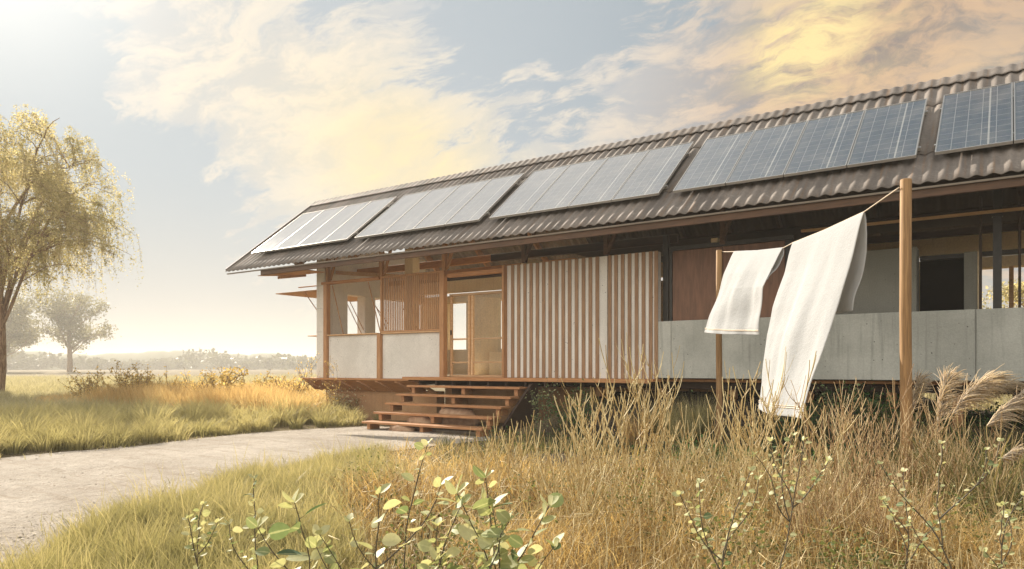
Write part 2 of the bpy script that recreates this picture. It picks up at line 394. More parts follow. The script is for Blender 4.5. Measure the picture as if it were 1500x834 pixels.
BOXF = [(0, 3, 2, 1), (4, 5, 6, 7), (0, 1, 5, 4), (1, 2, 6, 5), (2, 3, 7, 6), (3, 0, 4, 7)]
class MB:
    def __init__(s): s.v = []; s.f = []
    def hexa(s, p):
        b = len(s.v); s.v += [tuple(q) for q in p]; s.f += [tuple(b+i for i in f) for f in BOXF]; return s
    def box(s, x0, x1, y0, y1, z0, z1):
        return s.hexa([(x0, y0, z0), (x1, y0, z0), (x1, y1, z0), (x0, y1, z0), (x0, y0, z1), (x1, y0, z1), (x1, y1, z1), (x0, y1, z1)])
    def beam(s, p, q, wd, ht, up=(0, 0, 1)):
        p, q, up = Vector(p), Vector(q), Vector(up); a = (q-p).normalized()
        sd = a.cross(up).normalized()*wd/2; u = sd.cross(a).normalized()*ht/2
        return s.hexa([p-sd-u, p+sd-u, q+sd-u, q-sd-u, p-sd+u, p+sd+u, q+sd+u, q-sd+u])
    def prism_x(s, prof, x0, x1):             # profile of (y,z), extruded along x
        n = len(prof); b = len(s.v)
        s.v += [(x0, y, z) for y, z in prof]+[(x1, y, z) for y, z in prof]
        s.f += [tuple(b+i for i in range(n)), tuple(b+n+i for i in reversed(range(n)))]
        s.f += [(b+i, b+n+i, b+n+(i+1) % n, b+(i+1) % n) for i in range(n)]
        return s
    def tube(s, pts, rad, n=8, cap=True):
        pts = [Vector(p) for p in pts]; b = len(s.v)
        if not hasattr(rad, '__len__'): rad = [rad]*len(pts)
        for i, p in enumerate(pts):
            a = (pts[min(i+1, len(pts)-1)]-pts[max(i-1, 0)]).normalized()
            u = a.cross(Vector((.31, .95, .05)) if abs(a.z) > .9 else Vector((0, 0, 1))).normalized(); w_ = a.cross(u)
            for k in range(n):
                th = 2*math.pi*k/n; s.v.append(tuple(p+(u*math.cos(th)+w_*math.sin(th))*rad[i]))
        for i in range(len(pts)-1):
            for k in range(n):
                s.f.append((b+i*n+k, b+i*n+(k+1) % n, b+(i+1)*n+(k+1) % n, b+(i+1)*n+k))
        if cap:
            s.f.append(tuple(b+k for k in reversed(range(n)))); s.f.append(tuple(b+(len(pts)-1)*n+k for k in range(n)))
        return s
    def build(s, name, mat, parent=None, bevel=0, smooth=False, loc=None):
        org = wloc(parent) if parent is not None else Vector(loc or (0, 0, 0))
        me = bpy.data.meshes.new(name); me.from_pydata([tuple(Vector(v)-org) for v in s.v], [], s.f)
        
        if mat: me.materials.append(mat)
        me.update()
        import bmesh
        bm = bmesh.new(); bm.from_mesh(me); bmesh.ops.recalc_face_normals(bm, faces=bm.faces); bm.to_mesh(me); bm.free()
        if smooth: me.polygons.foreach_set('use_smooth', [True]*len(me.polygons))
        o = bpy.data.objects.new(name, me); C.objects.link(o)
        if parent is not None: o.parent = parent
        elif loc: o.location = loc
        if bevel:
            m = o.modifiers.new('edge', 'BEVEL'); m.width = bevel; m.segments = 1; m.limit_method = 'ANGLE'
        return o
def box(name, mat, parent, *b, bevel=.006): return MB().box(*b).build(name, M[mat], parent, bevel)
def copy_thing(o, loc=None, rz=None, scale=None):
    c = o.copy(); C.objects.link(c)
    if loc is not None: c.location = loc
    if rz is not None: c.rotation_euler = (0, 0, rz)
    if scale is not None: c.scale = scale if hasattr(scale, '__len__') else (scale,)*3
    for ch in list(o.children):
        k = ch.copy(); C.objects.link(k); k.parent = c
        for g in list(ch.children):
            q = g.copy(); C.objects.link(q); q.parent = k
    return c
def sstep(x, a, b):
    q = np.clip((np.asarray(x, float)-a)/(b-a), 0, 1); return q*q*(3-2*q)
# value noise for the lie of the land and for clumping
_g = rng.random((64, 64))
def vnoise(x, y, s):
    x = np.asarray(x, float)/s; y = np.asarray(y, float)/s
    xi = np.floor(x).astype(int); yi = np.floor(y).astype(int); fx = x-xi; fy = y-yi
    fx = fx*fx*(3-2*fx); fy = fy*fy*(3-2*fy)
    a = _g[xi % 64, yi % 64]; b = _g[(xi+1) % 64, yi % 64]; c = _g[xi % 64, (yi+1) % 64]; e = _g[(xi+1) % 64, (yi+1) % 64]
    return (a*(1-fx)+b*fx)*(1-fy)+(c*(1-fx)+e*fx)*fy
FAR = [(-11.2, 10.75), (-11.45, 9.7), (-11.68, 8.76), (-11.75, 7.9), (-11.66, 7.3), (-11.3, 5.95), (-11.45, 5.0), (-11.35, 4.1), (-11.6, 2), (-12, -4)]
NEAR = [(-6.9, 10.75), (-7.2, 9.6), (-7.35, 7.9), (-7.75, 6.35), (-7.0, 4.55), (-5.95, 3.15), (-5.6, 2.5), (-4.75, 1.7), (-4.3, 0), (-4.1, -4)]
def path_edges(y):
    fy = np.array([p[1] for p in FAR])[::-1]; fx = np.array([p[0] for p in FAR])[::-1]
    ny = np.array([p[1] for p in NEAR])[::-1]; nx = np.array([p[0] for p in NEAR])[::-1]
    return np.interp(y, fy, fx)+.28*(vnoise(y, y*0+3, .6)-.5), np.interp(y, ny, nx)+.35*(vnoise(y, y*0+9, .5)-.5)
def on_path(x, y, grow=0.):
    a, b = path_edges(np.asarray(y, float))
    return (x > a-grow) & (x < b+grow) & (np.asarray(y) < 10.7)
def gz(x, y):
    x = np.asarray(x, float); y = np.asarray(y, float)
    bank = .78*sstep(y, 9.9, 13.2)*sstep(x, -8.0, -6.6)*(1-.35*sstep(y, 16, 19))*(1-.5*sstep(x, -2.2, -.4))
    und = .10*(vnoise(x, y, 2.3)-.5)+.04*(vnoise(x, y, .7)-.5)
    pth = sstep(path_dist(x, y), -.05, .7)
    far = sstep(np.hypot(x, y), 25, 70)*.5*(vnoise(x, y, 14)-.5)
    rise = .10*sstep(x, -7.2, -4)*(1-sstep(y, 8, 10))
    return (und+rise)*pth+bank+far
def path_dist(x, y):
    a, b = path_edges(np.asarray(y, float))
    return np.where(np.asarray(y) > 10.8, 1., np.maximum(a-x, x-b))

# ================================================================== the setting
def axis(c, fine, step, far, k=1.16):
    a = list(np.arange(0, fine, step)); s = step
    while a[-1] < far: s *= k; a.append(a[-1]+s)
    a = np.array(a); return np.concatenate([c-a[:0:-1], c+a])
gxs, gys = axis(-6, 11, .14, 900), axis(7, 9, .14, 900)
GX, GY = np.meshgrid(gxs, gys); nx, ny = len(gxs), len(gys)
idx = np.arange(nx*ny).reshape(ny, nx)
gq = np.stack([idx[:-1, :-1], idx[:-1, 1:], idx[1:, 1:], idx[1:, :-1]], -1).reshape(-1, 4)
tag(np_mesh('ground', np.stack([GX, GY, gz(GX, GY)], -1), quads=gq, mat=M['ground'], smooth=True), kind='structure')
py_ = np.arange(-4, 10.76, .08); ea, eb = path_edges(py_); tt = np.linspace(0, 1, 36)
PX = ea[:, None]*(1-tt)+eb[:, None]*tt; PY = np.repeat(py_[:, None], 36, 1)
PZ = .012+.03*(vnoise(PX, PY, .8)-.5)*np.sin(np.pi*tt)[None, :]+.022*np.sin(np.pi*tt)[None, :]
idx = np.arange(PX.size).reshape(PX.shape)
pq = np.stack([idx[:-1, :-1], idx[:-1, 1:], idx[1:, 1:], idx[1:, :-1]], -1).reshape(-1, 4)
tag(np_mesh('path', np.stack([PX, PY, PZ], -1), quads=pq, mat=M['path'], smooth=True), kind='structure')

# distant hills: low wooded ridges
def ridge(name, pts, depth, seed, mat):
    r = np.random.default_rng(seed); n = 220; s = np.linspace(0, 1, n)
    xs = np.interp(s, np.linspace(0, 1, len(pts)), [p[0] for p in pts]); ys = np.interp(s, np.linspace(0, 1, len(pts)), [p[1] for p in pts])
    hs = np.interp(s, np.linspace(0, 1, len(pts)), [p[2] for p in pts])
    bump = sum(np.interp(s*k % 1, np.linspace(0, 1, 24), r.random(24))*a for k, a in ((1, 1.), (3.1, .6), (7.7, .35)))/1.95
    hs = hs*(.62+.55*bump)
    V = []
    for (fx, fh) in ((-.5, -.05), (-.3, .55), (-.12, .93), (0, 1), (.2, .8), (.5, -.05)):
        nrm = np.array([xs, ys])/np.hypot(xs, ys)
        V.append(np.stack([xs+nrm[0]*depth*fx, ys+nrm[1]*depth*fx, np.maximum(hs*fh, -.6)], -1))
    V = np.stack(V, 0); id_ = np.arange(6*n).reshape(6, n)
    q = np.stack([id_[:-1, :-1], id_[:-1, 1:], id_[1:, 1:], id_[1:, :-1]], -1).reshape(-1, 4)
    return tag(np_mesh(name, V, quads=q, mat=mat, smooth=True), kind='structure')
M['hill'] = material('far_woodland', lambda t: bsdf(t, t.mix(t.noise(t.node('ShaderNodeNewGeometry').outputs['Position'], .12, 5, .7), (.05, .07, .035), (.13, .14, .07)), .95))
ridge('hills', [(-430, 80, 7), (-390, 156, 9), (-351, 208, 10.5), (-325, 260, 8.5), (-292, 305, 8), (-247, 340, 8.5), (-156, 390, 9), (0, 416, 8), (156, 390, 8)], 50, 3, M['hill'])
ridge('hills', [(-560, 120, 7), (-500, 260, 9), (-440, 340, 8), (-400, 400, 8), (-345, 460, 11.5), (-300, 490, 11), (-150, 540, 9), (100, 560, 8)], 90, 8, M['hill'])

# ================================================================== the house
HS = empty('house', (-7, 13.8, 0), 'long low timber and concrete house with a corrugated roof carrying solar panels', 'house')
ZL, ZR = .985, 1.035
# --- floor and what carries it
def boards(x0, x1, y0, y1, z1, th=.045, bw=.14):
    m = MB(); y = y0
    while y < y1-.01: m.box(x0, x1, y, min(y+bw-.006, y1), z1-th, z1); y += bw
    return m
boards(-14.66, -11.05, 11.88, 12.2, ZL).build('deck', M['timber_x'], HS, .003)
boards(-13.9, -8.32, 12.21, 15.48, ZR+.012).build('interior_floor', M['floor'], HS, .003)
boards(-14.66, -11.05, 12.21, 15.9, ZL-.01).build('deck', M['timber_x'], HS)
boards(-11.04, -5.1, 11.66, 15.9, ZR).build('deck', M['timber_x'], HS, .003)
boards(-5.09, 3.4, 12.2, 15.9, ZR).build('deck', M['timber_x'], HS, .003)
box('edge_board', 'timber_x', HS, -11.0, -5.16, 11.632, 11.658, .965, 1.037)
# cantilevered underside on the left: tapered joists over a leaning soffit board
m = MB(); m.prism_x([(11.90, .935), (12.24, .68), (12.30, .68), (12.30, .935)], -14.62, -10.9)
m.build('soffit_board', M['timber_x'], HS)
for x in np.arange(-14.6, -10.7, .62):
    m = MB(); y0, y1 = 11.89, 12.22
    m.hexa([(x+.26, y1-.02, .665), (x+.34, y1-.02, .665), (x+.34, y1+.03, .70), (x+.26, y1+.03, .70), (x, y0, .90), (x+.09, y0, .90), (x+.09, y0+.03, .938), (x, y0+.03, .938)])
    m.build('joist', M['timber'], HS)
box('foundation_wall', 'plinth', HS, -14.3, -10.6, 12.32, 12.6, -.3, .70)
box('foundation_wall', 'plinth', HS, -10.6, -4.3, 13.2, 13.4, -.3, .85)
box('foundation_wall', 'plinth', HS, -10.597, -10.4, 12.603, 13.197, -.3, .85)
for x in np.arange(-10.6, -7.2, .46): box('joist', 'dark_timber', HS, x, x+.06, 11.72, 15.5, .86, .988)
for x in (-6.6, -5.3, -4.0, -2.75, -1.52, -.64, .5, 1.8): box('pier', 'timber', HS, x-.07, x+.07, 12.5, 12.64, -.1, .95)
for x in (-5.9, -3.4, -1.05, .1, 1.4): box('pier', 'timber', HS, x-.07, x+.07, 15.2, 15.34, -.1, .95)
box('floor_beam', 'dark_timber', HS, -7.4, 3.3, 12.45, 12.6, .86, .985)
# --- gable wall at the left end with its opening
g = MB()
g.box(-14.23, -13.93, 11.96, 12.20, ZL, 4.42); g.box(-14.23, -13.93, 12.203, 12.72, ZL, 4.6)
g.box(-14.23, -13.93, 12.723, 14.3, ZL, 2.10); g.box(-14.23, -13.93, 13.32, 13.70, 2.103, 3.10)
g.box(-14.23, -13.93, 12.723, 15.7, 3.103, 4.35); g.box(-14.23, -13.93, 14.303, 15.7, ZL, 2.1)
g.build('gable_wall', M['white_conc'], HS, .008)
for z in (1.55, 2.12, 2.7, 3.27): box('joint', 'grey_conc', HS, -14.234, -14.02, 11.957, 11.97, z, z+.008, bevel=0)
fl = MB().hexa([(-15.93, 12.03, 3.172), (-14.24, 12.03, 3.172), (-14.24, 14.7, 3.172), (-15.93, 14.7, 3.172), (-15.93, 12.03, 3.197), (-14.24, 12.03, 3.197), (-14.24, 14.7, 3.197), (-15.93, 14.7, 3.197)]).build('awning_flap', M['timber'], HS, .003)
for (x, y) in ((-14.85, 12.1), (-14.85, 14.4)): MB().tube([(x, y, 3.17), (-14.2, y+.05, 2.45)], .011, 6).build('stay_rod', M['timber'], fl)
box('flap_rail', 'timber_x', HS, -14.98, -14.24, 12.0, 12.04, 3.275, 3.305)
box('window_sill', 'timber_pale', HS, -14.68, -14.24, 12.05, 13.9, 2.03, 2.055)
inner = MB().hexa([(-13.92, 12.3, 3.16), (-12.9, 12.9, 3.11), (-12.9, 14.9, 3.11), (-13.92, 14.9, 3.16), (-13.92, 12.3, 3.19), (-12.9, 12.9, 3.14), (-12.9, 14.9, 3.14), (-13.92, 14.9, 3.19)])
# --- posts, balustrade, rails of the left bays
def post(x, z0, z1, y=11.95, wd=.12, mat='timber'): return box('post', mat, HS, x-wd/2, x+wd/2, y-.06, y+.07, z0, z1)
post(-13.84, ZL-.005, 3.28); post(-12.0, ZL-.005, 2.02); post(-10.10, ZR-.04, 3.34)
box('balustrade_panel', 'white_panel', HS, -13.775, -12.065, 11.96, 12.06, ZL+.002, 2.01)
box('balustrade_panel', 'white_panel', HS, -11.935, -10.165, 11.96, 12.06, ZL+.002, 2.01)
box('cap_rail', 'timber_pale', HS, -13.775, -12.065, 11.90, 12.10, 2.012, 2.045)
box('cap_rail', 'timber_pale', HS, -11.935, -10.165, 11.90, 12.10, 2.012, 2.045)
box('top_rail', 'timber_x', HS, -14.0, -12.01, 11.90, 12.04, 3.283, 3.345)
MB().tube([(-13.80, 12.1, 3.27), (-13.45, 12.14, 2.05)], .012, 6).build('stay_rod', M['timber'], HS)
MB().tube([(-12.55, 12.1, 3.28), (-12.18, 12.14, 2.05)], .012, 6).build('stay_rod', M['timber'], HS)
for y in (12.76, 12.9, 13.78): MB().tube([(-14.05, y, 2.95), (-13.98, y+.5, 2.1)], .010, 6).build('stay_rod', M['timber'], HS)
MB().tube([(-11.9, 12.6, 2.65), (-11.35, 12.6, 2.06)], .011, 6).build('stay_rod', M['dark_timber'], HS)
m = MB(); n = 32
m.box(-11.985, -10.165, 11.93, 11.98, 3.300, 3.345); m.box(-11.985, -10.165, 11.93, 11.98, 2.048, 2.085); m.box(-11.985, -11.93, 11.93, 11.98, 2.086, 3.299)
for i in range(n):
    x = -11.90+i*(1.70/(n-1)); m.box(x-.0185, x+.0185, 11.945, 11.960, 2.086, 3.299)
m.build('slat_screen', M['timber'], HS, .003)
# --- sliding door bay
df = MB()
for x in (-9.99, -9.50, -9.405, -8.56): df.box(x-.026, x+.026, 12.08, 12.13, ZR+.02, 2.78)
df.box(-10.03, -8.53, 12.075, 12.135, 2.782, 2.835); df.box(-10.03, -8.53, 12.075, 12.135, ZR+.002, ZR+.045)
for z in (1.335, 1.835):
    for a, b in ((-9.963, -9.527), (-9.378, -8.587)): df.box(a, b, 12.085, 12.125, z, z+.035)
DOOR = df.build('sliding_door', M['timber_pale'], HS, .003)
for a, b in ((-9.963, -9.527), (-9.378, -8.587)): MB().box(a, b, 12.101, 12.107, ZR+.046, 2.779).build('pane', M['glass'], DOOR)
MB().box(-9.985, -9.965, 12.05, 12.078, 1.95, 2.05).build('handle', M['black'], DOOR)
box('lintel', 'timber_x', HS, -10.035, -8.50, 11.98, 12.10, 3.19, 3.28)
post(-8.475, ZR, 3.32, 11.95, .05)
# --- concrete wall with vertical battens
box('batten_wall', 'white_panel', HS, -8.445, -6.165, 12.0, 12.16, ZR+.002, 3.32)
box('batten_wall', 'white_panel', HS, -6.145, -5.165, 12.0, 12.16, ZR+.002, 3.32)
L1 = [-8.297, -8.149, -7.997, -7.85, -7.701, -7.554, -7.405, -7.256, -7.108, -6.965, -6.812, -6.661, -6.514, -6.367]
L2 = [-6.105, -5.978, -5.843, -5.706, -5.566, -5.43, -5.291, -5.186]
for L, wd in ((L1, .074), (L2, .07)):
    for x in L: box('batten', 'batten', HS, x-wd/2, x+wd/2, 11.980, 11.998, ZR+.002, 3.322, bevel=.003)
# --- concrete parapet on the right
x = -5.158
for nx_, hh in ((-4.905, 2.062), (-.395, 2.062), (3.4, 2.062)):
    box('parapet', 'grey_conc', HS, x, nx_-.006, 11.993, 12.14, 1.055, hh, bevel=.006); x = nx_
# --- steel framed plywood panel
fr = MB()
fr.box(-5.14, -5.04, 12.18, 12.25, ZR, 3.62); fr.box(-5.02, -2.9, 12.18, 12.25, 3.33, 3.40)
fr.box(-5.02, -4.97, 12.19, 12.24, ZR, 3.325); fr.box(-3.02, -2.92, 12.19, 12.24, ZR, 3.325)
fr.build('steel_frame', M['steel'], HS, .003)
box('timber_panel', 'plywood', HS, -4.965, -4.06, 12.20, 12.235, ZR, 3.322)
box('timber_panel', 'plywood', HS, -4.052, -3.03, 12.20, 12.235, ZR, 3.322)
# --- inner wall, doorway, jamb, column on the right veranda
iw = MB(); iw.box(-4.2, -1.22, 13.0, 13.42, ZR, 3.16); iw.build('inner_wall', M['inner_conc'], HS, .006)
box('door', 'black', HS, -1.217, -.60, 13.47, 13.52, ZR, 2.98)
box('door_header', 'steel', HS, -1.217, 3.2, 13.44, 13.56, 2.985, 3.06)
box('door_jamb', 'inner_conc', HS, -.597, -.425, 13.28, 13.6, ZR, 3.05)
box('jamb_lining', 'render', HS, -.422, -.40, 13.29, 13.6, ZR, 3.05)
post(-.36, ZR, 3.75, 12.6, .035, 'dark_timber'); post(.11, ZR, 3.75, 12.6, .035, 'dark_timber'); post(1.1, ZR, 3.75, 12.6, .035, 'dark_timber')
sc_ = MB(); sc_.box(-.205, -.10, 12.36, 12.37, ZR, 3.82); sc_.box(-.205, -.10, 12.45, 12.46, ZR, 3.82); sc_.box(-.16, -.145, 12.371, 12.449, ZR, 3.82)
sc_.box(-.22, -.085, 12.34, 12.48, 3.40, 3.46)
sc_.build('steel_column', M['steel'], HS, .002)
box('batten_rail', 'timber_pale', HS, -2.80, 3.3, 12.28, 12.32, 3.44, 3.485)
# --- back wall of the house with its windows
bw = MB(); Y0, Y1 = 15.5, 15.72
bw.box(-13.92, -10.2, Y0, Y1, ZR, 1.735); bw.box(-13.92, -12.93, Y0, Y1, 1.738, 3.02)
bw.box(-12.28, -12.0, Y0, Y1, 1.738, 3.02); bw.box(-10.2, -8.3, Y0, Y1, ZR, 1.735); bw.box(-8.3, -2.0, Y0, Y1, ZR, 3.02); bw.box(-2.0, 3.2, Y0, Y1, ZR, 1.98)
bw.box(-2.0, -.62, Y0, Y1, 1.983, 3.02)
bw.build('back_wall', M['render'], HS, .006)
box('window_head', 'render', HS, -13.92, 3.2, Y0-.1, Y1, 3.03, 3.22)
box('rear_beam', 'render', HS, -13.92, 3.3, Y0, Y1, 3.33, 3.70)
box('rear_rail', 'dark_timber', HS, -13.92, 3.3, 14.2, 14.28, 3.46, 3.58)
for x in (-8.3, -4.3): box('partition', 'render', HS, x, x+.12, 12.3, 15.48, ZR, 3.5)
c_ = MB(); c_.tube([(-11.05, 14.75, ZR), (-11.05, 14.75, 3.0)], .40, 28); c_.box(-11.62, -11.47, 14.95, 15.45, ZR, 2.99)
c_.build('rear_column', M['render'], HS, smooth=False)
box('counter', 'render', HS, -10.6, -9.6, 14.3, 14.9, ZR, 1.62)
box('window_post', 'timber_pale', HS, -.02, .05, 15.44, 15.5, 1.98, 3.03)
# --- roof
RT = .788; YE, ZE, YR, ZRD = 10.9, 3.675, 13.85, 6.0
PIT, AMP = .18, .0155
def corrugated(x0, x1, ya, za, yb, zb, drop):
    n = int((x1-x0)/PIT*10); X = np.linspace(x0, x1, n); dz_ = AMP*np.cos(2*np.pi*X/PIT)
    L = math.hypot(yb-ya, zb-za); nv = np.array([-(zb-za)/L, abs(yb-ya)/L]) if yb > ya else np.array([(zb-za)/L, abs(yb-ya)/L])
    rows = []
    for s in np.linspace(0, 1, 5):
        lift = drop*(1-s); rows.append(np.stack([X, ya+(yb-ya)*s+nv[0]*(dz_+lift), za+(zb-za)*s+nv[1]*(dz_+lift)], -1))
    th = .010
    low = [r-np.array([0, nv[0]*th, nv[1]*th]) for r in rows]
    V = np.concatenate(rows+low); k = len(rows); idq = np.arange(2*k*n).reshape(2*k, n); Q = []
    def q(a, b): return np.stack([a[:-1], a[1:], b[1:], b[:-1]], -1)
    for i in range(k-1): Q += [q(idq[i], idq[i+1]), q(idq[k+i+1], idq[k+i])]
    Q += [q(idq[k], idq[0]), q(idq[k-1], idq[2*k-1])]
    return V, np.concatenate(Q)
M['roof_shade'] = material('shaded_roof', lambda t: bsdf(t, t.mix(t.noise(ocoord(t), 8, 4), (.014, .009, .006), (.04, .024, .014)), .85))  # darkened copy of the roof, veranda shade put into its colour
def roof(name, courses, x0, x1, mat='roof'):
    Vs, Qs, o = [], [], 0
    for c in courses:
        V, Q = corrugated(x0, x1, *c); Vs.append(V); Qs.append(Q+o); o += len(V)
    ob = np_mesh(name, np.concatenate(Vs), quads=np.concatenate(Qs), mat=M[mat], parent=HS, smooth=True)
    return ob
def zr(y): return ZE+RT*(y-YE)
XL, XR = -16.45, 3.6
ROOF = roof('roof', [(10.9, zr(10.9), 11.72, zr(11.72), .016), (11.62, zr(11.62), 13.12, zr(13.12), .016), (13.02, zr(13.02), 13.87, zr(13.87), .016)], XL, XR)
roof('rear_roof', [(16.6, zr(11.1), 15.05, zr(12.65), .016)], -14.45, -8.7)
roof('rear_roof', [(16.6, zr(11.1), 15.05, zr(12.65), .016)], -8.7, XR, 'roof_shade')
roof('rear_roof', [(15.15, zr(12.55), 13.885, zr(13.815), .016)], -14.45, -14.0)
roof('rear_roof', [(15.15, zr(12.55), 13.885, zr(13.815), .016)], -8.7, XR)
box('shaded_ceiling', 'roof_shade', HS, -8.2, XR-.1, 14.0, 15.48, 3.84, 3.87)  # near-black colour holds the shade under the veranda roof
MB().hexa([(-14.0, 15.15, zr(12.55)+.03), (-8.7, 15.15, zr(12.55)+.03), (-8.7, 13.9, zr(13.8)+.03), (-14.0, 13.9, zr(13.8)+.03), (-14.0, 15.15, zr(12.55)+.04), (-8.7, 15.15, zr(12.55)+.04), (-8.7, 13.9, zr(13.8)+.04), (-14.0, 13.9, zr(13.8)+.04)]).build('added_light_opening', M['glass'], HS)  # unseen glazed gap added in the rear roof to light the rooms
def ridge_cap(x0, x1, amp=.010):
    n = int((x1-x0)/PIT*10); X = np.linspace(x0, x1, n); w_ = amp*np.cos(2*np.pi*X/PIT); rows = []
    for ang in np.linspace(-1, 1, 13):
        yy = 13.875+.30*ang; base = zr(13.87)+.035-RT*.30*(math.sqrt(ang*ang+.012)-math.sqrt(.012))
        rows.append(np.stack([X, np.full(n, yy)-w_*.5*np.sign(ang)*abs(ang), base+w_*1.0], -1))
    low = [r-np.array([0, 0, .012]) for r in rows]; V = np.concatenate(rows+low); k = len(rows); iq = np.arange(2*k*n).reshape(2*k, n); Q = []
    q = lambda a, b: np.stack([a[:-1], a[1:], b[1:], b[:-1]], -1)
    for i in range(k-1): Q += [q(iq[i], iq[i+1]), q(iq[k+i+1], iq[k+i])]
    Q += [q(iq[k], iq[0]), q(iq[k-1], iq[2*k-1])]
    np_mesh('ridge_cap', V, quads=np.concatenate(Q), mat=M['roof'], parent=ROOF, smooth=True)
ridge_cap(XL, XR)
MB().box(-15.1, XR, 10.965, 11.015, 3.505, 3.648).build('fascia', M['fascia'], ROOF, .004)
MB().box(XL+.02, XR, 10.925, 10.962, 3.612, 3.640).build('eave_flashing', M['flash'], ROOF, .002)
MB().hexa([(-15.1, 11.018, 3.505), (-15.06, 11.018, 3.505), (-15.06, 16.6, 3.505), (-15.1, 16.6, 3.505), (-15.1, 11.018, 3.64), (-15.06, 11.018, 3.64), (-15.06, 16.6, 3.64), (-15.1, 16.6, 3.64)])
MB().hexa([(-15.3, 11.03, 3.50), (-13.4, 11.03, 3.50), (-13.4, 11.5, 3.50), (-14.6, 11.5, 3.50), (-15.3, 11.03, 3.515), (-13.4, 11.03, 3.515), (-13.4, 11.5, 3.515), (-14.6, 11.5, 3.515)]).build('soffit', M['timber_x'], ROOF)
MB().beam((-14.75, 11.2, 3.44), (-14.3, 11.7, 3.52), .06, .06).build('bracket', M['timber'], HS)
# bargeboard clips along the verge
bb = MB(); bb.beam((XL-.02, 10.93, zr(10.93)+.03), (XL-.02, 13.83, zr(13.83)+.03), .03, .05); bb.build('verge_trim', M['roof'], ROOF)
def raft(x, mat='timber'):
    if x > -9: mat = 'dark_timber'  # under-eave shade put into a darker timber colour from the door bay rightwards
    MB().beam((x, 11.02, zr(11.02)-.125), (x, 13.82, zr(13.82)-.125), .06, .16).build('rafter', M[mat], HS)
    MB().beam((x, 13.88, zr(13.82)-.125), (x, 16.72, zr(10.98)-.125), .06, .16).build('rafter', M[mat], HS)
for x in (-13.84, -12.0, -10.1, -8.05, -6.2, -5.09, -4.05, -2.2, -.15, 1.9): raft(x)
for x, y in ((-13.84, 12.0), (-12.0, 12.0), (-10.1, 12.0), (-8.05, 12.05), (-6.2, 12.05), (-4.05, 12.2)):
    mk = 'timber' if x < -9 else 'fascia'  # same timber, darkened on the right to hold the eave shade
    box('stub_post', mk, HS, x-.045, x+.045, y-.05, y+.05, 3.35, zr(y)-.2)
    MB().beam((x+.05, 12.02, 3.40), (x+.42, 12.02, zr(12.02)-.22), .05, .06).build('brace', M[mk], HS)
box('wall_plate', 'timber_x', HS, -13.9, -9.6, 13.0, 13.1, 3.62, 3.78)
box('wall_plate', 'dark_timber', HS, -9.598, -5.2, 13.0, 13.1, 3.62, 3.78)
box('roof_beam', 'dark_timber', HS, -5.1, XR, 12.28, 12.38, 3.83, 4.02)
box('tie_beam', 'timber_x', HS, -13.9, -8.5, 14.9, 15.0, 3.72, 3.85)
MB().beam((-13.9, 12.3, 3.62), (-11.5, 13.6, 3.42), .07, .09).build('tie_beam', M['timber_pale'], HS)
box('inner_post', 'render', HS, -11.75, -11.5, 12.5, 12.75, ZL, 4.6)
# solar panels: each a glass laminate in an aluminium frame, four to a group
PY0, PY1 = 11.385, 13.015; PN = Vector((0, -RT, 1)).normalized(); PL = math.hypot(PY1-PY0, RT*(PY1-PY0))
PU = Vector((0, 1, RT)).normalized(); MODW = .885
def make_panel():
    W, Lh = MODW-.012, PL
    org = Vector((0, PY0, zr(PY0)))+PN*.10
    me = bpy.data.meshes.new('solar_panel')
    def P_(x, s, h): return org+Vector((x, 0, 0))+PU*s+PN*h
    b = .016
    vs = [P_(b, b, .036), P_(W-b, b, .036), P_(W-b, Lh-b, .036), P_(b, Lh-b, .036), P_(b, b, .030), P_(W-b, b, .030), P_(W-b, Lh-b, .030), P_(b, Lh-b, .030)]
    me.from_pydata([tuple(v) for v in vs], [], [(0, 1, 2, 3), (7, 6, 5, 4), (0, 4, 5, 1), (1, 5, 6, 2), (2, 6, 7, 3), (3, 7, 4, 0)])
    uvl = me.uv_layers.new(name='UVMap'); base = [(0, 0), (1, 0), (1, 1), (0, 1)]
    for li, lp in enumerate(me.loops): uvl.data[li].uv = base[lp.vertex_index % 4]
    me.materials.append(M['cells'])
    f = MB()
    def fb(x0, x1, s0, s1): f.hexa([P_(x0, s0, 0), P_(x1, s0, 0), P_(x1, s1, 0), P_(x0, s1, 0), P_(x0, s0, .042), P_(x1, s0, .042), P_(x1, s1, .042), P_(x0, s1, .042)])
    fb(0, W, 0, b-.001); fb(0, W, Lh-b+.001, Lh); fb(0, b-.001, b, Lh-b); fb(W-b+.001, W, b, Lh-b)
    o = bpy.data.objects.new('solar_panel', me); C.objects.link(o)
    fr = f.build('panel_frame', M['alu'], None); fr.parent = o
    return o
pan = make_panel(); first = True
for g0 in (-15.94, -12.165, -8.375, -4.595, -.845):
    for k in range(4):
        if first: o = pan; first = False
        else:
            o = pan.copy(); C.objects.link(o)
            for ch in pan.children: c = ch.copy(); C.objects.link(c); c.parent = o
        o.parent = HS; o.location = Vector((g0+k*MODW, 0, 0))-HS.location
    for s in (.35, 1.65):
        p = Vector((0, PY0, zr(PY0)))+PU*s+PN*.075
        MB().beam((g0-.03, p.y, p.z), (g0+4*MODW+.02, p.y, p.z), .04, .05, PN).build('panel_rail', M['alu'], HS)

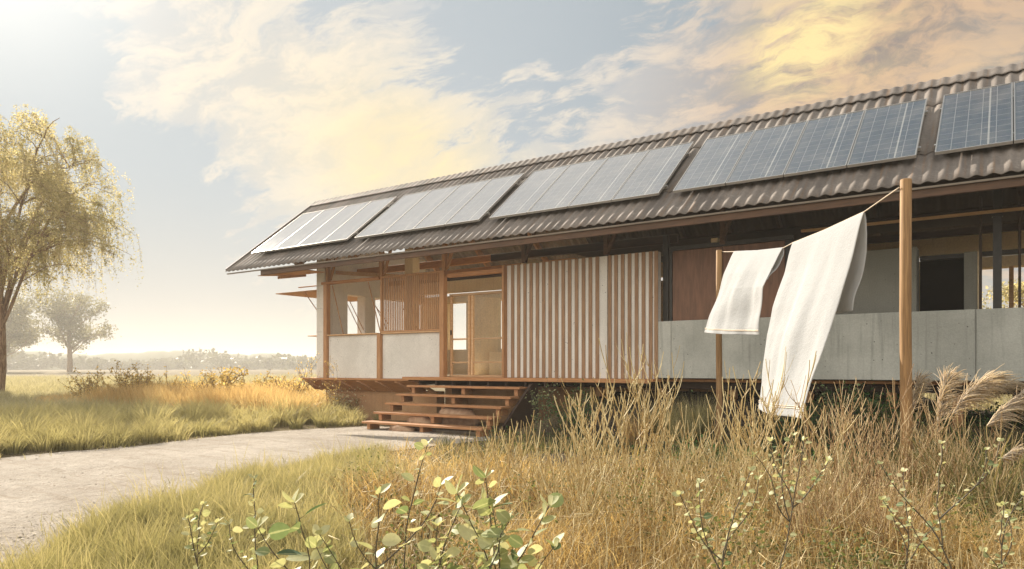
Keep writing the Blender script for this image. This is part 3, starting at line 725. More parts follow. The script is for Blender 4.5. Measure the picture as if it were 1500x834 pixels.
# ================================================================== steps
ST = empty('wooden_steps', (-9, 10.6, 0), 'open wooden steps of five planks rising from the sand path to the deck', 'steps')
for i in range(5):
    y = 10.0+.31*i; z = .18+.172*i
    x0, x1 = -10.56+.012*i, -7.58-.01*i
    box('tread', 'step', ST, x0, x1, y, y+.30, z-.042, z, bevel=.004)
    for xx in (x0+.10, (x0+x1)/2, x1-.16):
        box('riser_block', 'step', ST, xx, xx+.085, y+.05, y+.32, max(z-.172, -.05)+.001, z-.044, bevel=.004)
m = MB(); pr = [(10.22, -.1), (11.7, -.1), (11.7, .93), (11.5, .93)]
m.prism_x(pr, -7.56, -7.50); m.build('side_panel', M['dark_timber'], ST)

def blob_rock(name, loc, s, seed, label):
    import bmesh
    bm = bmesh.new(); bmesh.ops.create_icosphere(bm, subdivisions=3, radius=1)
    r = random.Random(seed); off = Vector((r.random()*9, r.random()*9, r.random()*9))
    from mathutils import noise as mn
    for v in bm.verts:
        q = v.co.copy(); k = 1+.35*mn.noise(q*1.1+off)+.14*mn.noise(q*3+off); v.co = Vector((q.x*s[0]*k, q.y*s[1]*k, q.z*s[2]*k))
    me = bpy.data.meshes.new(name); bm.to_mesh(me); bm.free(); me.materials.append(M['rock'])
    me.polygons.foreach_set('use_smooth', [True]*len(me.polygons))
    o = bpy.data.objects.new(name, me); C.objects.link(o); o.location = loc
    return tag(o, label, 'rock', 'rocks under the steps')
blob_rock('rock', (-9.55, 10.10, .03), (.34, .16, .13), 2, 'flat reddish rock at the foot of the wooden steps, largest of those there')
blob_rock('rock', (-9.42, 10.42, .14), (.30, .15, .20), 5, 'rounded pale rock under the second wooden tread from the ground')
blob_rock('rock', (-8.75, 10.75, .25), (.45, .2, .22), 9, 'brown rock in shadow under the middle wooden treads')

# ================================================================== clothesline
A_, B_ = Vector((-.728, 6.918, 0)), Vector((-3.429, 10.156, 0))
def pole(loc, top, r0, label):
    pts = [(loc.x, loc.y, -.25), (loc.x+.004, loc.y, .7), (loc.x-.004, loc.y, 1.7), (loc.x, loc.y, top-.006), (loc.x, loc.y, top)]
    o = MB().tube(pts, [r0*1.04, r0*1.03, r0, r0*.98, r0*.9], 20).build('clothesline_pole', M['pole'], None, smooth=False, loc=(loc.x, loc.y, 0))
    for p in o.data.polygons: p.use_smooth = len(p.vertices) == 4
    return tag(o, label, 'pole', 'clothesline poles')
pole(A_, 2.843, .046, 'thick round timber clothesline pole nearest the viewer, right of the long towel')
pole(B_, 2.925, .043, 'thinner looking timber clothesline pole standing behind the short towel near the house wall')
LA, LB = Vector((-.776, 6.885, 2.774)), Vector((-3.400, 10.176, 2.905))
def lp(t):                                        # line from the far pole (t=0) to the near pole (t=1)
    p = LB.lerp(LA, t); hang = [(0, 0), (.11, -.035), (.476, -.10), (.53, -.125), (.875, -.12), (1, 0)]
    p.z += float(np.interp(t, [h[0] for h in hang], [h[1] for h in hang])); return p
tag(MB().tube([lp(q) for q in np.linspace(0, 1, 60)], .0055, 6).build('clothesline', M['hem'], None, smooth=True, loc=tuple(LB)), 'thin cord sagging between the two timber clothesline poles', 'clothesline')
CR = Vector((math.cos(BETA), math.sin(BETA), 0))
def lp(t): raise NotImplementedError
HANG = [(0, 0), (.05, -.03), (.111, -.06), (.30, -.15), (.476, -.215), (.53, -.19), (.70, -.16), (.875, -.107), (1, 0)]
def lp(t):
    p = LB.lerp(LA, t); p.z += float(np.interp(t, [h[0] for h in HANG], [h[1] for h in HANG])); return p
for o in [q for q in bpy.data.objects if q.name == 'clothesline']: bpy.data.objects.remove(o)
tag(MB().tube([lp(q) for q in np.linspace(0, 1, 80)], .0055, 6).build('clothesline', M['hem'], None, smooth=True, loc=tuple(LB)), 'thin cord sagging between the two timber clothesline poles', 'clothesline')
def towel(t0, t1, len0, len1, d0, d1, blen0, blen1, b0, b1, label, seed):
    nu, nv, nb = 44, 70, 34
    r = np.random.default_rng(seed); V = []
    wind = Vector((-CR.y, CR.x, 0))*-.25
    us = np.linspace(0, 1, nu)
    ph = r.random(6)*6.28
    def pos(u, v, front):
        base = lp(t0+(t1-t0)*u)
        if front: L = len0*(1-u)+len1*u; D = np.interp(v, *d0)*(1-u)+np.interp(v, *d1)*u
        else: L = blen0*(1-u)+blen1*u; D = np.interp(v, *b0)*(1-u)+np.interp(v, *b1)*u
        fold = (.030*math.sin(u*8+ph[0]+v*1.3)+.013*math.sin(u*17+ph[1]-v*2.2)+.004*math.sin(u*37+ph[2]+v*3))*min(1, v*2.2)
        fold += .012*math.sin(v*14+u*5+ph[3])*v
        s = -1 if front else 1
        drop = L*v
        p = base+CR*(D+fold+s*.012*min(1, v*12+.15))+Vector((0, 0, -drop+.008*(1-min(1, v*14))))
        p += wind*(abs(D)*.5)
        return p
    rows = [[pos(u, v, False) for u in us] for v in np.linspace(1, 0, nb)]+[[pos(u, v, True) for u in us] for v in np.linspace(0, 1, nv)[1:]]
    n = len(rows); V = [tuple(p) for rw in rows for p in rw]
    id_ = np.arange(n*nu).reshape(n, nu); Q = np.stack([id_[:-1, :-1], id_[:-1, 1:], id_[1:, 1:], id_[1:, :-1]], -1).reshape(-1, 4)
    b = lp((t0+t1)/2)
    o = np_mesh('towel', V, quads=Q, mat=M['towel'], smooth=True, loc=tuple(b))
    md = o.modifiers.new('thick', 'SOLIDIFY'); md.thickness = .011; md.offset = 0
    sb = o.modifiers.new('soft', 'SUBSURF'); sb.levels = 1; sb.render_levels = 1
    tag(o, label, 'towel', 'towels on the clothesline')
    for v in (.945, .955):                                      # stitched hem
        MB().tube([pos(u, v, True)-CR*.0105 for u in us], .0042, 4, False).build('hem', M['hem'], o)
    return o
k0, k1 = 8.08/FPX, 6.63/FPX
towel(.53, .875, 1.87, 1.905, ([0, .185, .39, .555, .84, 1], np.array([0, -11, -31, -42, -50, -58])*k0), ([0, .23, .43, .627, .825, 1], np.array([0, -21, -41, -63, -82, -97])*k1),
      .85, .92, ([0, 1], [0, -.10]), ([0, .4, 1], np.array([0, -3, -23])*k1), 'long white towel blown to the left on the clothesline, almost touching the shrubs', 4)
k0, k1 = 9.83/FPX, 8.30/FPX
towel(.115, .474, 1.11, 1.01, ([0, .27, .69, 1], np.array([0, -16, -35, -50])*k0), ([0, .25, .45, .68, 1], np.array([0, -18, -29, -31, -31])*k1),
      .35, .37, ([0, 1], [0, -.10]), ([0, .5, 1], np.array([0, -6, -22])*k1), 'short white towel hanging at the far end of the clothesline by the thin pole', 11)

# ================================================================== vegetation helpers
def sample(n, u0, u1, t0, t1, p=1.0):
    u = rng.uniform(u0, u1, n); q = rng.random(n)
    t = t0*(t1/t0)**q if p == 1 else (t0**(1-p)+q*(t1**(1-p)-t0**(1-p)))**(1/(1-p))
    a = (u-750)/FPX; cb, sb = math.cos(BETA), math.sin(BETA)
    return t*(-sb+a*cb), t*(cb+a*sb), t
def blades(x, y, z, h, wd, lean, az, tint, segs=2, curl=1.0, droop=0.):
    n = len(x); fx = rng.uniform(0, np.pi, n); ss = np.linspace(0, 1, segs+1)
    rowsV = []; al = []
    for i, s in enumerate(ss):
        off = lean*h*(s**(1.+curl)); zz = z+h*(s-droop*s*s*s*lean)*np.sqrt(np.maximum(1-.35*lean*lean*s*s, .2))
        cx, cy_ = x+np.cos(az)*off, y+np.sin(az)*off
        if i < segs:
            w_ = wd*(1-.75*s)*.5
            rowsV += [np.stack([cx-np.cos(fx)*w_, cy_-np.sin(fx)*w_, zz], -1), np.stack([cx+np.cos(fx)*w_, cy_+np.sin(fx)*w_, zz], -1)]
            al += [np.full(n, s)]*2
        else: rowsV.append(np.stack([cx, cy_, zz], -1)); al.append(np.full(n, s))
    k = len(rowsV); V = np.stack(rowsV, 1).reshape(-1, 3); b = (np.arange(n)*k)[:, None]
    T = []
    for i in range(segs-1): T += [[2*i, 2*i+1, 2*i+3], [2*i, 2*i+3, 2*i+2]]
    T.append([2*segs-2, 2*segs-1, 2*segs])
    T = (b[:, :, None]+np.array(T)[None]).reshape(-1, 3)
    return V, T, np.repeat(tint, k), np.stack(al, 1).reshape(-1)
def join(parts):
    V, T, A, B, o = [], [], [], [], 0
    for p in parts:
        V.append(p[0]); T.append(p[1]+o); A.append(p[2]); B.append(p[3]); o += len(p[0])
    return np.concatenate(V), np.concatenate(T), np.concatenate(A), np.concatenate(B)
def veg(name, parts, mat, parent=None, loc=None, kind=None, smooth=False):
    V, T, A, B = join(parts) if isinstance(parts, list) else parts
    return tag(np_mesh(name, V, tris=T, mat=M[mat], parent=parent, loc=loc, attrs={'tint': A, 'along': B}, smooth=smooth), kind=kind)
def tubes(paths, sides=4, tints=None):             # paths: list of (points (k,3), r0, r1)
    V, T, A, B, o = [], [], [], [], 0
    for j, (p, r0, r1) in enumerate(paths):
        p = np.asarray(p, float); k = len(p); tg = np.gradient(p, axis=0); tg /= np.linalg.norm(tg, axis=1)[:, None]+1e-9
        ref = np.where(np.abs(tg[:, 2:3]) > .9, np.array([[1., .2, 0]]), np.array([[0, 0, 1.]]))
        u = np.cross(tg, ref); u /= np.linalg.norm(u, axis=1)[:, None]+1e-9; w_ = np.cross(tg, u)
        r = np.linspace(r0, r1, k)[:, None]; th = 2*np.pi*np.arange(sides)/sides
        ring = p[:, None]+(u[:, None]*np.cos(th)[None, :, None]+w_[:, None]*np.sin(th)[None, :, None])*r[:, None]
        V.append(ring.reshape(-1, 3)); i = np.arange(k-1)[:, None]*sides+np.arange(sides)[None]; i2 = np.arange(k-1)[:, None]*sides+(np.arange(sides)[None]+1) % sides
        T.append(np.concatenate([np.stack([i, i2, i2+sides], -1).reshape(-1, 3), np.stack([i, i2+sides, i+sides], -1).reshape(-1, 3)])+o)
        tv = random.random() if tints is None else tints[j]
        A.append(np.full(k*sides, tv)); B.append(np.repeat(np.linspace(0, 1, k), sides)); o += k*sides
    return np.concatenate(V), np.concatenate(T), np.concatenate(A), np.concatenate(B)
def leaves(pos, size, aspect, tint, up=.3, fold=.15, nrm=None, tri=False):
    """flat-ish leaf faces scattered at pos: each a folded diamond of 4 triangles or a single diamond"""
    n = len(pos); d_ = rng.normal(size=(n, 3)); d_[:, 2] = d_[:, 2]*.6-up; d_ /= np.linalg.norm(d_, axis=1)[:, None]
    q = rng.normal(size=(n, 3)); s_ = np.cross(d_, q); s_ /= np.linalg.norm(s_, axis=1)[:, None]+1e-9; nn = np.cross(d_, s_)
    L = size[:, None]; W = L*aspect*.5
    a = pos; b = pos+d_*L*.5+s_*W+nn*L*fold; c = pos+d_*L*.5-s_*W+nn*L*fold; e = pos+d_*L
    V = np.stack([a, b, e, c], 1).reshape(-1, 3); i = (np.arange(n)*4)[:, None]
    T = np.stack([np.concatenate([i, i+1, i+2], 1), np.concatenate([i, i+2, i+3], 1)], 1).reshape(-1, 3)
    return V, T, np.repeat(tint, 4), np.zeros(n*4)
def leaf_disc(base, dirv, nrm, L, W, tint):        # one rounded leaf, cupped along its midrib
    d_ = np.array(dirv)/np.linalg.norm(dirv); s_ = np.cross(d_, nrm); s_ /= np.linalg.norm(s_)+1e-9; n_ = np.cross(s_, d_)
    prof = [(0, 0), (.10, .52), (.28, .90), (.48, 1.0), (.68, .88), (.86, .52), (.96, .2)]
    mid = [base+d_*L*s-n_*L*.10*s*s for s in (0, .10, .28, .48, .68, .86, 1.0)]
    V = list(mid); 
    for sg in (1, -1):
        for (s, w_), m_ in zip(prof[1:6], mid[1:6]): V.append(m_+s_*sg*W*.5*w_+n_*W*.10*w_)
    T = []
    for sg, o in ((0, 7), (1, 12)):
        tr = [(0, 1, o)]
        for i in range(4): tr += [(1+i, 2+i, o+i+1), (1+i, o+i+1, o+i)]
        tr.append((5, 6, o+4))
        T += tr if sg else [t_[::-1] for t_ in tr]
    return np.array(V), np.array(T), np.full(17, tint), np.r_[np.ones(7), np.zeros(10)]
def curve(p0, d0, L, k=7, bend=(0, 0, 0), wob=.03):
    p = [np.array(p0, float)]; d_ = np.array(d0, float); d_ /= np.linalg.norm(d_); bend = np.array(bend, float)
    for i in range(k-1):
        d_ = d_+bend/(k-1)+rng.normal(size=3)*wob; d_ /= np.linalg.norm(d_); p.append(p[-1]+d_*L/(k-1))
    return np.array(p), d_
def pxg(u, t):                                      # a spot on the ground at a bearing and distance
    a = (u-750)/FPX; cb, sb = math.cos(BETA), math.sin(BETA); x, y = t*(-sb+a*cb), t*(cb+a*sb)
    return x, y, float(gz(x, y))
def house_block(x, y): return (y > 11.4) & (x > -14.8) & (y < 16.2)
def steps_block(x, y): return (x > -10.75) & (x < -7.35) & (y > 9.9) & (y < 11.8)
def tussocks(cx, cy_, n, h, spread, mat, wd=.006, lean=(.25, .75), segs=3, hv=.3, tl=(0, 1)):
    """tufts of blades round each centre"""
    ps = []
    cx = np.repeat(cx, n); cy_ = np.repeat(cy_, n); hh = np.repeat(h, n) if hasattr(h, '__len__') else np.full(len(cx), h)
    sp = np.repeat(spread, n) if hasattr(spread, '__len__') else np.full(len(cx), spread)
    az = rng.uniform(0, 2*np.pi, len(cx)); rr = np.sqrt(rng.random(len(cx)))*sp
    x = cx+np.cos(az)*rr; y = cy_+np.sin(az)*rr
    H_ = hh*rng.uniform(1-hv, 1+hv, len(cx)); ln = rng.uniform(*lean, len(cx))*(.4+.6*rr/np.maximum(sp, 1e-4))
    keep = ~on_path(x, y, -.05) & ~house_block(x, y) & ~steps_block(x, y)
    ti = np.clip(np.repeat(rng.uniform(*tl, len(cx)//n), n)*.6+rng.random(len(cx))*.4, 0, 1)
    k = keep
    return blades(x[k], y[k], gz(x[k], y[k])-.02, H_[k], np.full(k.sum(), wd)*rng.uniform(.7, 1.3, k.sum()), ln[k], az[k]+rng.normal(0, .4, k.sum()), ti[k], segs, 1.0)
def zone_straw(x, y): return x > -.82*y-.9+1.1*(vnoise(x, y, 1.1)-.5)

# ------------------------------------------------------------------ grass, as ground cover
# verge between the path and the straw
x, y, t_ = sample(210000, -150, 980, 3.0, 12.5)
k = ~on_path(x, y, .0) & ~zone_straw(x, y) & (x > path_edges(y)[1]-.1) & (y < 9.6) & ~steps_block(x, y)
k &= rng.random(len(x)) < 1.5*vnoise(x, y, .28)*vnoise(x+9, y, .6)+.10
x, y, t_ = x[k], y[k], t_[k]; cl = .5*vnoise(x, y, .28)+.5*vnoise(x+9, y, .6); edge = sstep(path_dist(x, y), .0, .5)
h = (.07+.24*cl**1.4)*(.35+.65*edge)*rng.uniform(.6, 1.35, len(x))
ti = np.clip(1.0*vnoise(x+31, y, .55)+.4*rng.random(len(x))-.2, 0, 1)
P1 = blades(x, y, gz(x, y)-.01, h, np.clip(.0012*t_, .004, .012)*rng.uniform(.7, 1.4, len(x)), rng.uniform(.1, .85, len(x)), rng.uniform(0, 6.28, len(x)), ti, 3)
cxx, cyy, ct = sample(900, -100, 800, 3.4, 11.5); kk = ~on_path(cxx, cyy, .1) & ~zone_straw(cxx, cyy) & (cxx > path_edges(cyy)[1]) & (cyy < 9)
P2 = tussocks(cxx[kk], cyy[kk], 46, rng.uniform(.14, .34, kk.sum())*(.5+.5*sstep(path_dist(cxx[kk], cyy[kk]), .1, .8)), .09, 'verge', .0055, (.3, .95), 3)
k = rng.random(len(x)) < .035
P3 = blades(x[k], y[k], gz(x[k], y[k]), h[k]*1.2+.16*rng.random(k.sum()), np.clip(.0014*t_[k], .004, .01), rng.uniform(.05, .6, k.sum()), rng.uniform(0, 6.28, k.sum()), .75+.25*rng.random(k.sum()), 4)
mx_, my_, mt_ = sample(26000, -250, 700, 4, 15); pd = path_dist(mx_, my_); k = (pd < .12) & (pd > -.9) & (rng.random(len(pd)) < np.exp((pd-.1)/.20)*(vnoise(mx_, my_, .22) > .50)) & (my_ < 9.8)
P4 = blades(mx_[k], my_[k], np.full(k.sum(), .015), rng.uniform(.03, .13, k.sum()), np.clip(.0011*mt_[k], .004, .01), rng.uniform(.3, 1.1, k.sum()), rng.uniform(0, 6.28, k.sum()), rng.random(k.sum()), 2)
veg('verge_grass', [P1, P2, P3, P4], 'verge', kind='stuff')
x, y, t_ = sample(9000, -200, 700, 4.2, 15); k = on_path(x, y, -.02); x, y, t_ = x[k], y[k], t_[k]
pe = np.array([[0, 0, 1], [1, 0, 0], [0, 1, 0], [-1, 0, 0], [0, -1, 0]], float); sz = rng.uniform(.004, .013, len(x))*(1+(rng.random(len(x)) < .06)*1.2)
V = pe[None]*sz[:, None, None]*rng.uniform(.5, 1.2, (len(x), 5, 3))*np.array([1, 1, .7])+np.stack([x, y, np.full(len(x), .022)], -1)[:, None]
T = ((np.arange(len(x))*5)[:, None, None]+np.array([[0, 1, 2], [0, 2, 3], [0, 3, 4], [0, 4, 1]])[None]).reshape(-1, 3)
tag(np_mesh('gravel', V.reshape(-1, 3), tris=T, mat=M['grit']), kind='stuff')
# golden straw of the foreground
x, y, t_ = sample(50000, 380, 1900, 2.9, 11.0)
k = zone_straw(x, y) & ~on_path(x, y, .0) & (y < np.where(x > -6.2, 6.9, 8.6)+1.4*(vnoise(x, y, .8)-.5)) & ~steps_block(x, y)
k &= rng.random(len(x)) < .2+1.1*vnoise(x+5, y, .5)
right = sstep(x+.45*y, 2.2, 3.3)                       # thinner and greener at the far right
k &= rng.random(len(x)) > right*.55
x, y, t_ = x[k], y[k], t_[k]; cl = vnoise(x+5, y, .5)
h = (.10+.27*cl)*rng.uniform(.5, 1.4, len(x))*np.clip((t_-1.6)/2.6, .4, 1)
ti = np.clip(.55*vnoise(x+11, y, .6)+.55*rng.random(len(x))-.05, 0, 1)
veg('straw_grass', blades(x, y, gz(x, y)-.01, h, np.clip(.0019*t_, .006, .013)*rng.uniform(.5, 1.4, len(x)), rng.uniform(.1, 1.5, len(x)), rng.uniform(0, 6.28, len(x)), ti, 3), 'straw', kind='stuff')
xs_, ys_, ts_ = sample(5200, 400, 1700, 3.0, 7.6); kk = zone_straw(xs_, ys_) & (ys_ < 7.4) & ~on_path(xs_, ys_, .1); SP_ = []
for x, y, t_ in zip(xs_[kk], ys_[kk], ts_[kk]):
    L = rng.uniform(.18, .62)*min(1, (t_-1.2)/3); az = rng.uniform(0, 6.28); tl = abs(rng.normal(.45, .5)); p = np.array([x, y, float(gz(x, y))-.02]); P_l = [p]
    dv = np.array([math.cos(az)*tl, math.sin(az)*tl, 1.]); dv /= np.linalg.norm(dv); kink = rng.integers(2, 9)
    for q in range(5):
        if q == kink: dv = dv+np.array([rng.normal(), rng.normal(), -1.2])*.8
        dv = dv+rng.normal(size=3)*.07; dv /= np.linalg.norm(dv); p = p+dv*L/5; P_l.append(p)
    SP_.append((np.array(P_l), rng.uniform(.0022, .0045), .0012))
veg('dry_stalks', tubes(SP_, 3), 'twig', kind='stuff')
# tussocks along the far edge of the path
cxx, cyy, ct = sample(1500, -330, 560, 8.5, 22); kk = ~on_path(cxx, cyy, .22) & (cxx < path_edges(cyy)[0]) & (cxx > path_edges(cyy)[0]-6.5) & (cyy < 11.7) | ((cxx > -15.2) & (cxx < -10.9) & (cyy > 10.7) & (cyy < 12.25) & (cyy > 10.8))
kk &= ~((cxx > -14.8) & (cyy > 11.9))
cxx, cyy, ct = cxx[kk], cyy[kk], ct[kk]
gap = sstep(path_edges(cyy)[0]-cxx, .1, 1.6)
P1 = tussocks(cxx, cyy, 120, (.20+.17*gap)*rng.uniform(.6, 1.6, len(cxx)), .12+.12*rng.random(len(cxx)), 'tuss', .014, (.35, 1.0), 3, tl=(0, 1))
veg('tussock_grass', P1, 'tuss', kind='stuff')
# tall golden grass left of the house
cxx, cyy, ct = sample(2200, 60, 470, 15.5, 30); kk = (cyy > 9.8+.3*(cxx+12)*0) & (cxx < -12.9) & (cxx > -27) & ~on_path(cxx, cyy, 1.2) & (path_edges(np.minimum(cyy, 10.7))[0]-cxx > 1.2) & ~((cxx > -15.3) & (cyy > 11.6))
cxx, cyy = cxx[kk], cyy[kk]; lowf = 1-.45*sstep(-cxx, 19, 25)
P1 = tussocks(cxx, cyy, 80, (.42+.38*vnoise(cxx, cyy, 1.5))*lowf, .20, 'golden', .012, (.1, .55), 3, hv=.35)
veg('golden_grass', P1, 'golden', kind='stuff')
# meadow running out into the haze
cxx, cyy, ct = sample(3800, -420, 520, 11, 95, 1.25); kk = (cxx < path_edges(np.clip(cyy, -4, 10.7))[0]-5.0) | (cyy > 17.5) & (cxx < -13)
cxx, cyy, ct = cxx[kk], cyy[kk], ct[kk]
P1 = tussocks(cxx, cyy, 48, rng.uniform(.18, .42, len(cxx))*(.8+.5*vnoise(cxx, cyy, 4)), np.clip(ct*.012, .18, .7), 'meadow', .016, (.3, 1.), 2, hv=.4)
P2 = tussocks(cxx[ct > 24], cyy[ct > 24], 20, .35, 1.1, 'meadow', .04, (.3, .9), 2)
veg('meadow_grass', [P1, P2], 'meadow', kind='stuff')
# shaded grass and low green leaves on the bank in front of the house
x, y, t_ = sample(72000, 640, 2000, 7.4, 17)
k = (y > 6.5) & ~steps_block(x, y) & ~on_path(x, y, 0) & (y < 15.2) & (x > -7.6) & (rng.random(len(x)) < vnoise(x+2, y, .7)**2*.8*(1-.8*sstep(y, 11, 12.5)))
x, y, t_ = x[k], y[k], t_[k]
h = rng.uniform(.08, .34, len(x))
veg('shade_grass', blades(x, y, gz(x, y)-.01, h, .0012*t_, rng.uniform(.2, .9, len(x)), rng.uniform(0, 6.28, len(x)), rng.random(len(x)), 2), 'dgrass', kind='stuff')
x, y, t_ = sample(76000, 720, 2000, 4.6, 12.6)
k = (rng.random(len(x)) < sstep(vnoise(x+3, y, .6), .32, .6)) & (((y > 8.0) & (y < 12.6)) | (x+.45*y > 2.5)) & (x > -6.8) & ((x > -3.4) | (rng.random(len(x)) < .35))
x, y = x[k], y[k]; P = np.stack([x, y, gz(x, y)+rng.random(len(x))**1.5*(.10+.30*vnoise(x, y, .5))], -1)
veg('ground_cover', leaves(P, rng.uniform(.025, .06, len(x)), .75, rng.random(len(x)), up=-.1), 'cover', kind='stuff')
x, y, t_ = sample(30000, 420, 1600, 3.2, 8.0); k = zone_straw(x, y) & (y < 7.2) & (vnoise(x+17, y, .42) > .66) & ~on_path(x, y, .1); x, y = x[k], y[k]
P = np.stack([x, y, gz(x, y)+rng.random(len(x))**.7*(.12+.42*vnoise(x, y, .4))], -1)
veg('low_weeds', leaves(P, rng.uniform(.012, .034, len(x)), .6, rng.random(len(x))*.7+.2, up=-.3), 'weed', kind='stuff')
x, y, t_ = sample(9000, -200, 2600, 13, 60); k = (y > 18) & (x > -9)          # sunlit grass seen beneath and beyond the house
cxx, cyy = x[k][:1500], y[k][:1500]
veg('back_grass', tussocks(cxx, cyy, 26, .5, .35, 'meadow', .02, (.2, .8), 2), 'meadow', kind='stuff')

# ------------------------------------------------------------------ shrubs of bare straw-coloured twigs
def broom(seed, n, H_, spread, r0=.0088, forks=1, wob=.02):
    global rng
    keep = rng; rng = np.random.default_rng(seed); paths, ti = [], []
    def sub(p0, d0, L, r, lev):
        c, d_ = curve(p0, d0, L, 8, (0, 0, 1.0), wob); paths.append((c, r, r*.72)); ti.append(rng.random())
        if lev > 0:
            k = 2 if rng.random() < .75 else 3; az0 = rng.uniform(0, 6.28)
            for j in range(k):
                az = az0+j*2*np.pi/k+rng.normal(0, .3); sp = rng.uniform(.45, .95)
                sub(c[-1], d_+np.array([np.cos(az), np.sin(az), 0])*sp, L*rng.uniform(.45, .85), r*.72, lev-1)
        if rng.random() < .6:
            i = rng.integers(2, 5); az = rng.uniform(0, 6.28)
            sub2, _ = curve(c[i], d_+np.array([np.cos(az), np.sin(az), 0])*.9, L*rng.uniform(.3, .7), 6, (0, 0, .8), wob); paths.append((sub2, r*.7, r*.45)); ti.append(rng.random())
    for i in range(n):
        az = rng.uniform(0, 6.28); rr = rng.random()**.7; tilt = rr*spread
        b = np.array([np.cos(az)*rr*.10, np.sin(az)*rr*.10, -.05])
        f = rng.random(); L = H_*rng.uniform(.42, .66) if f < .72 else H_*rng.uniform(.25, .5)
        sub(b, np.array([np.cos(az)*tilt, np.sin(az)*tilt, 1]), L, r0*rng.uniform(.6, 1.1), forks if rng.random() < .8 else 0)
    P = tubes(paths, 4, ti); rng = keep
    return P
TW = 'bare straw coloured shrubs in the foreground'
PRO = [veg('broom_shrub', broom(11, 24, 1.0, 1.05, r0=.0098), 'twig'), veg('broom_shrub', broom(12, 27, 1.0, 1.15, forks=2, r0=.0090), 'twig'),
       veg('broom_shrub', broom(13, 21, 1.0, .75, r0=.0105), 'twig'), veg('broom_shrub', broom(14, 40, 1.0, 1.25, r0=.0062, forks=2, wob=.06), 'redtwig')]
used = set()
def place(pro, i, name_key, loc, rz, scl, label, cat, group):
    if i in used: o = copy_thing(pro[i])
    else: o = pro[i]; used.add(i)
    o.location = loc; o.rotation_euler = (0, 0, rz); o.scale = scl if hasattr(scl, '__len__') else (scl,)*3
    return tag(o, label, cat, group)
for i, u, t_, h, rz, lab in [
    (0, 742, 6.6, .80, 0.2, 'straw coloured twiggy shrub standing alone right of the foot of the wooden steps'),
    (2, 862, 6.3, 1.06, 1.3, 'tall upright straw twig shrub reaching the slatted wall left of the wide pale strip'),
    (1, 915, 6.9, 1.12, 2.2, 'tallest straw coloured shrub with candelabra forks before the right slatted wall'),
    (0, 985, 7.0, .90, 3.0, 'straw twig shrub just left of the thin clothesline pole'),
    (2, 1070, 6.4, .86, 4.1, 'straw twig shrub at the foot of the thin clothesline pole'),
    (1, 1150, 5.4, .98, 5.0, 'wide forked straw shrub rising in front of the hem of the long towel'),
    (0, 1115, 4.9, .80, .9, 'bushy straw shrub below the short towel, in front of the towel shrub'),
    (2, 795, 4.9, .70, 2.7, 'low straw twig shrub right behind the cluster of round leaved plants'),
    (1, 850, 4.6, .72, 3.6, 'broad golden twig shrub in the middle of the foreground'),
    (0, 945, 4.7, .68, 1.9, 'golden twig shrub at the bottom right of the picture centre'),
    (1, 1035, 4.5, .66, 5.6, 'spreading pale twig shrub in front of the thin pole, near the lower edge'),
    (2, 1215, 5.0, .70, .4, 'short straw shrub between the long towel and the thick pole'),
    (0, 690, 5.6, .52, 4.4, 'small straw twig clump among the dry grass left of the other shrubs'),
    (3, 1255, 5.3, .86, 0.0, 'fine rusty twig thicket just left of the thick clothesline pole'),
    (3, 1345, 5.2, .74, 2.0, 'tangled rusty brown thicket around the foot of the thick clothesline pole'),
    (3, 1420, 4.9, .66, 4.0, 'tangled brown thicket right of the thick clothesline pole'),
    (3, 1185, 4.3, .55, 5.1, 'low fine twig thicket at the lower edge below the long towel'),
    (3, 1300, 4.1, .50, 3.1, 'low rusty thicket at the lower edge below the thick pole')]:
    x, y, z = pxg(u, t_)
    place(PRO, i, 'b', (x, y, z), rz, h/1.05, lab, 'shrub', TW)

